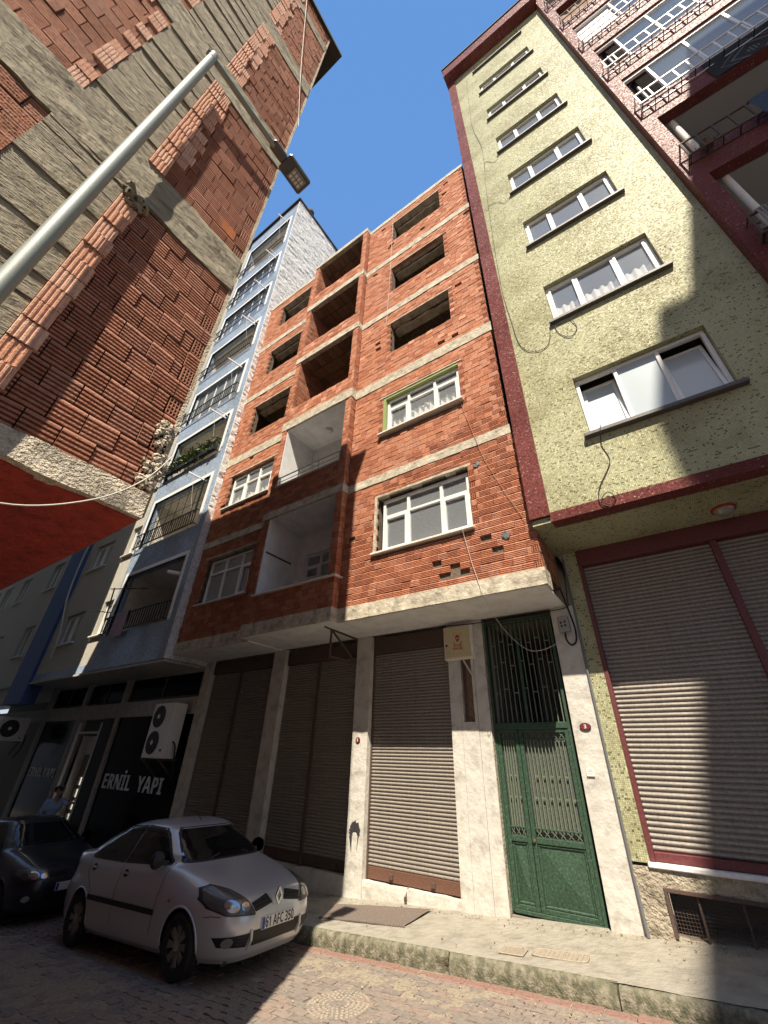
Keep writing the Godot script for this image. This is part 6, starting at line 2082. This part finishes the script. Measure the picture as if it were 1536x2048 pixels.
# ---- the man beyond the dark car -------------------------------------------------------------
func soft_body(bones: Array, cell: float) -> Geo:
	# bones: [from, to, radius, radius, colour]; one smooth skin over all of them, as surface nets
	var lo := Vector3.INF; var hi := -Vector3.INF
	for b in bones:
		var r := maxf(b[2], b[3]) + 0.05
		lo = lo.min(b[0] - Vector3.ONE * r).min(b[1] - Vector3.ONE * r)
		hi = hi.max(b[0] + Vector3.ONE * r).max(b[1] + Vector3.ONE * r)
	var n := Vector3i(((hi - lo) / cell).ceil()) + Vector3i.ONE
	var f := PackedFloat32Array(); f.resize(n.x * n.y * n.z); f.fill(1.0)
	var best := PackedFloat32Array(); best.resize(f.size()); best.fill(1.0)
	var who := PackedInt32Array(); who.resize(f.size())
	for bi in bones.size():
		var b: Array = bones[bi]
		var p: Vector3 = b[0]; var q: Vector3 = b[1]; var r0: float = b[2]; var r1: float = b[3]
		var d := q - p
		var dd := maxf(d.length_squared(), 1e-8)
		var m := maxf(r0, r1) + 0.05
		var i0 := Vector3i(((p.min(q) - Vector3.ONE * m - lo) / cell).floor()).clamp(Vector3i.ZERO, n - Vector3i.ONE)
		var i1 := Vector3i(((p.max(q) + Vector3.ONE * m - lo) / cell).ceil()).clamp(Vector3i.ZERO, n - Vector3i.ONE)
		var kk := minf(0.03, minf(r0, r1) * 0.6)
		for x in range(i0.x, i1.x + 1):
			for y in range(i0.y, i1.y + 1):
				for z in range(i0.z, i1.z + 1):
					var w := lo + Vector3(x, y, z) * cell
					var t := clampf((w - p).dot(d) / dd, 0.0, 1.0)
					var e := (w - p - d * t).length() - lerpf(r0, r1, t)
					var ix := (x * n.y + y) * n.z + z
					if e < best[ix]:
						best[ix] = e; who[ix] = bi
					var h := clampf(0.5 + 0.5 * (f[ix] - e) / kk, 0.0, 1.0)
					f[ix] = lerpf(f[ix], e, h) - kk * h * (1.0 - h)
	var g := Geo.new()
	var vert := {}
	var val := func(x: int, y: int, z: int) -> float: return f[(x * n.y + y) * n.z + z]
	for x in n.x - 1:
		for y in n.y - 1:
			for z in n.z - 1:
				var s := 0; var sum := Vector3.ZERO; var cnt := 0
				var cv := PackedFloat32Array()
				for k in 8:
					var v: float = f[((x + (k & 1)) * n.y + y + ((k >> 1) & 1)) * n.z + z + (k >> 2)]
					cv.append(v)
					if v < 0: s += 1
				if s == 0 or s == 8: continue
				for e in [[0, 1], [2, 3], [4, 5], [6, 7], [0, 2], [1, 3], [4, 6], [5, 7], [0, 4], [1, 5], [2, 6], [3, 7]]:
					var a: float = cv[e[0]]; var c: float = cv[e[1]]
					if (a < 0) == (c < 0): continue
					var t := a / (a - c)
					var pa := Vector3(e[0] & 1, (e[0] >> 1) & 1, e[0] >> 2); var pc := Vector3(e[1] & 1, (e[1] >> 1) & 1, e[1] >> 2)
					sum += pa.lerp(pc, t); cnt += 1
				vert[Vector3i(x, y, z)] = lo + (Vector3(x, y, z) + sum / cnt) * cell
	var grad := func(p: Vector3) -> Vector3:
		var q := Vector3i(((p - lo) / cell).round()).clamp(Vector3i.ONE, n - Vector3i(2, 2, 2))
		return Vector3(val.call(q.x + 1, q.y, q.z) - val.call(q.x - 1, q.y, q.z), val.call(q.x, q.y + 1, q.z) - val.call(q.x, q.y - 1, q.z), val.call(q.x, q.y, q.z + 1) - val.call(q.x, q.y, q.z - 1)).normalized()
	for key in vert:
		for ax in 3:
			var o := Vector3i.ZERO; o[ax] = 1
			var b1 := Vector3i.ZERO; b1[(ax + 1) % 3] = -1
			var b2 := Vector3i.ZERO; b2[(ax + 2) % 3] = -1
			var k: Vector3i = key
			if not (vert.has(k + b1) and vert.has(k + b2) and vert.has(k + b1 + b2)): continue
			var a: float = val.call(k.x, k.y, k.z); var c: float = val.call(k.x + o.x, k.y + o.y, k.z + o.z)
			if (a < 0) == (c < 0): continue
			var ps := [vert[k], vert[k + b1], vert[k + b1 + b2], vert[k + b2]]
			var qi := Vector3i(((ps[0] - lo) / cell).round()).clamp(Vector3i.ZERO, n - Vector3i.ONE)
			g.col = bones[who[(qi.x * n.y + qi.y) * n.z + qi.z]][4]
			var ns := []
			for p in ps: ns.append(grad.call(p))
			if (ps[1] - ps[0]).cross(ps[2] - ps[0]).dot(ns[0]) > 0: g.quad_n(ps[0], ps[1], ps[2], ps[3], ns[0], ns[1], ns[2], ns[3])
			else: g.quad_n(ps[3], ps[2], ps[1], ps[0], ns[3], ns[2], ns[1], ns[0])
	return g

func man() -> void:
	var gy := pave_y(-13.75)
	var p := thing("person", "person in pale blue shirt leaning beside the dark car, arm stretched out", "person", Vector3(-13.75, gy + 0.012, -5.62))
	p.scale = Vector3.ONE * 0.92
	var shirt := Color(0.30, 0.36, 0.46); var skin := Color(0.36, 0.20, 0.13); var cloth := Color(0.03, 0.03, 0.035); var shoe := Color(0.015, 0.013, 0.012)
	var b := []
	var V := func(x: float, y: float, z: float) -> Vector3: return Vector3(x, y, z)
	# legs and feet
	for s in [-1.0, 1.0]:
		b.append([V.call(-0.06, 0.92, s * 0.10), V.call(-0.02, 0.50, s * 0.11), 0.092, 0.062, cloth])
		b.append([V.call(-0.02, 0.50, s * 0.11), V.call(-0.05, 0.09, s * 0.12), 0.062, 0.048, cloth])
		b.append([V.call(-0.05, 0.05, s * 0.12), V.call(0.15, 0.04, s * 0.14), 0.045, 0.04, shoe])
	# trunk leans forward to the right
	b.append([V.call(-0.06, 0.94, -0.07), V.call(-0.06, 0.94, 0.07), 0.125, 0.125, cloth])
	b.append([V.call(-0.03, 1.04, 0), V.call(0.03, 1.22, 0), 0.14, 0.155, shirt])
	b.append([V.call(0.06, 1.30, -0.10), V.call(0.06, 1.30, 0.10), 0.125, 0.125, shirt])
	b.append([V.call(0.09, 1.42, -0.14), V.call(0.09, 1.42, 0.14), 0.07, 0.07, shirt])
	b.append([V.call(0.11, 1.45, 0), V.call(0.15, 1.56, 0), 0.062, 0.056, skin])
	# right arm hangs and bends, left arm is stretched out along the street
	b.append([V.call(0.09, 1.42, 0.19), V.call(0.05, 1.16, 0.25), 0.062, 0.05, shirt])
	b.append([V.call(0.05, 1.16, 0.25), V.call(0.26, 1.08, 0.20), 0.042, 0.03, skin])
	b.append([V.call(0.10, 1.43, -0.18), V.call(0.36, 1.36, -0.22), 0.06, 0.048, shirt])
	b.append([V.call(0.36, 1.36, -0.22), V.call(0.61, 1.42, -0.22), 0.042, 0.03, skin])
	var g := soft_body(b, 0.022)
	part("body", g, M.person, p)
	# head and hands on finer grids, sunk into the neck and the wrists
	var h := []
	h.append([V.call(0.185, 1.655, 0), V.call(0.175, 1.70, 0), 0.078, 0.085, skin])
	h.append([V.call(0.215, 1.60, 0), V.call(0.20, 1.64, 0), 0.05, 0.066, skin])
	h.append([V.call(0.155, 1.545, 0), V.call(0.17, 1.60, 0), 0.054, 0.056, skin])
	h.append([V.call(0.268, 1.655, 0), V.call(0.284, 1.625, 0), 0.012, 0.016, skin])
	h.append([V.call(0.25, 1.585, -0.022), V.call(0.25, 1.585, 0.022), 0.012, 0.012, Color(0.30, 0.12, 0.09)])
	for s in [-1.0, 1.0]:
		h.append([V.call(0.17, 1.665, s * 0.084), V.call(0.165, 1.63, s * 0.082), 0.016, 0.012, skin])
		h.append([V.call(0.252, 1.672, s * 0.03), V.call(0.252, 1.672, s * 0.032), 0.011, 0.011, Color(0.02, 0.015, 0.012)])
	part("head", soft_body(h, 0.007), M.person, p)
	h = []
	for k in 9: h.append([V.call(0.16 - 0.05 * cos(k * 0.7) * (k % 3), 1.715 + 0.008 * (k % 4), (k - 4) * 0.016), V.call(0.13 - 0.02 * (k % 2), 1.67, (k - 4) * 0.018), 0.05, 0.045, Color(0.012, 0.010, 0.009)])
	part("hair", soft_body(h, 0.012), M.person, p)
	for hand in [[V.call(0.60, 1.42, -0.22), Basis()], [V.call(0.25, 1.085, 0.20), Basis(Vector3(0, 0, 1), -0.3)]]:
		h = []
		var o: Vector3 = hand[0]; var q: Basis = hand[1]
		h.append([o + q * V.call(0.0, 0, 0), o + q * V.call(0.075, 0, -0.012), 0.026, 0.02, skin])
		h.append([o + q * V.call(0.02, 0, 0.012), o + q * V.call(0.08, 0, 0.018), 0.02, 0.017, skin])
		for k in 4:
			var z := -0.03 + k * 0.02
			var l: float = [0.055, 0.07, 0.075, 0.065][k]
			var a: Vector3 = o + q * V.call(0.08, 0, z); var m: Vector3 = o + q * V.call(0.08 + l * 0.55, -0.006, z * 1.1); var e: Vector3 = o + q * V.call(0.08 + l * 0.9, -0.028, z * 1.1)
			h.append([a, m, 0.0095, 0.009, skin]); h.append([m, e, 0.009, 0.0075, skin])
		h.append([o + q * V.call(0.02, 0, 0.025), o + q * V.call(0.055, -0.012, 0.055), 0.012, 0.01, skin])
		h.append([o + q * V.call(0.055, -0.012, 0.055), o + q * V.call(0.085, -0.02, 0.06), 0.01, 0.008, skin])
		part("hand", soft_body(h, 0.006), M.person, p)

func _ready() -> void:
	rng.seed = 7
	noise.seed = 5
	noise.frequency = 0.35
	noise.fractal_octaves = 2
	# camera
	var cam := Camera3D.new()
	cam.name = "camera"
	cam.transform = Transform3D(Basis(Vector3(0.82635, 0.02579, -0.56256), Vector3(0.27653, 0.85164, 0.44524), Vector3(0.49058, -0.52349, 0.69663)).orthonormalized(), Vector3(0, 1.6, 0))
	cam.fov = 103.2
	cam.near = 0.05
	cam.far = 800.0
	add_child(cam)
	cam.make_current()
	# sky, sun and exposure
	var sky := ProceduralSkyMaterial.new()
	sky.sky_top_color = Color(0.43, 0.65, 0.94)
	sky.sky_horizon_color = Color(0.90, 0.94, 0.99)
	sky.sky_curve = 0.30
	sky.ground_bottom_color = Color(0.25, 0.22, 0.19)
	sky.ground_horizon_color = Color(0.55, 0.58, 0.62)
	sky.sky_energy_multiplier = 0.71
	var env := Environment.new()
	env.background_mode = Environment.BG_SKY
	env.sky = Sky.new()
	env.sky.sky_material = sky
	env.tonemap_mode = Environment.TONE_MAPPER_LINEAR
	env.tonemap_exposure = 1.8
	env.sdfgi_enabled = true
	env.ssao_enabled = true
	env.ssil_enabled = true
	var we := WorldEnvironment.new()
	we.name = "world_environment"
	we.environment = env
	add_child(we)
	var sun := DirectionalLight3D.new()
	sun.name = "sun"
	sun.light_energy = 1.6
	sun.light_color = Color(1.0, 0.95, 0.87)
	sun.light_angular_distance = 0.5
	sun.shadow_enabled = true
	add_child(sun)
	sun.look_at_from_position(Vector3(0.49, 1.63, 1.0), Vector3.ZERO)
	make_materials()
	more_materials()
	M.gutter = grained([0.28, 0.168, 0.133], 0.6, 1.3, 0.7, 0.95, 6.0, 0.03, 6, 81)
	M.cover = grained([0.35, 0.301, 0.231], 0.6, 1.25, 0.5, 0.8, 3.0, 0.03, 6, 82)
	M.pipe2 = plain(0.30, 0.29, 0.26, 0.6)
	M.plate_red = plain(0.20, 0.03, 0.035, 0.25)
	M.plate_blue = plain(0.02, 0.05, 0.30, 0.4)
	M.towel = grained([0.364, 0.266, 0.294], 0.8, 1.2, 0.3, 0.95, 3.0, 0.05, 5, 83)
	M.cable_rust = plain(0.40, 0.20, 0.11, 0.7)
	M.soot = grained([0.03, 0.03, 0.033], 0.6, 1.6, 0.2, 0.9, 0.0, 0.05, 5, 84)
	M.silver = plain(0.60, 0.61, 0.62, 0.28, 0.35)
	M.silver.clearcoat_enabled = true
	M.silver.clearcoat = 0.7
	M.silver.clearcoat_roughness = 0.08
	M.navy = plain(0.022, 0.024, 0.034, 0.35, 0.3)
	M.navy.clearcoat_enabled = true
	M.navy.clearcoat = 0.8
	M.navy.clearcoat_roughness = 0.06
	M.carglass = plain(0.008, 0.009, 0.010, 0.04)
	M.trimblack = plain(0.018, 0.018, 0.02, 0.5)
	M.lampblack = plain(0.03, 0.03, 0.03, 0.3)
	M.lampglass = pane(0.75, 0.76, 0.74, 0.08)
	M.chrome = plain(0.62, 0.62, 0.6, 0.15, 0.9)
	M.amber = plain(0.5, 0.12, 0.03, 0.3)
	M.tyre = grained([0.022, 0.021, 0.02], 0.6, 1.8, 0.2, 0.85, 3.0, 0.05, 5, 85)
	M.rimdark = plain(0.02, 0.02, 0.02, 0.6)
	M.hub = plain(0.42, 0.41, 0.38, 0.45, 0.2)
	M.person = plain(1, 1, 1, 0.8)
	M.person.vertex_color_use_as_albedo = true
	make_bricks()
	ground()
	near_block()
	brick_block()
	mosaic_block()
	blue_block()
	unseen_blocks()
	street_lamp()
	street_things()
	var k := 0.9
	car("parked_car", "silver four-door saloon with dusty paint parked at the kerb", Transform3D((Basis(Vector3.UP, -0.009) * Basis(Vector3(0, 0, 1), 0.0613)).scaled_local(Vector3.ONE * k), Vector3(-6.178, -0.415, -4.435)), M.silver, true, "61 AFC 350")
	car("parked_car", "dark blue hatchback parked behind the silver saloon", Transform3D((Basis(Vector3.UP, 0.065) * Basis(Vector3(0, 0, 1), 0.0613)).scaled_local(Vector3.ONE * k), Vector3(-10.73, -0.715, -4.22)), M.navy, false, "61")
	man()
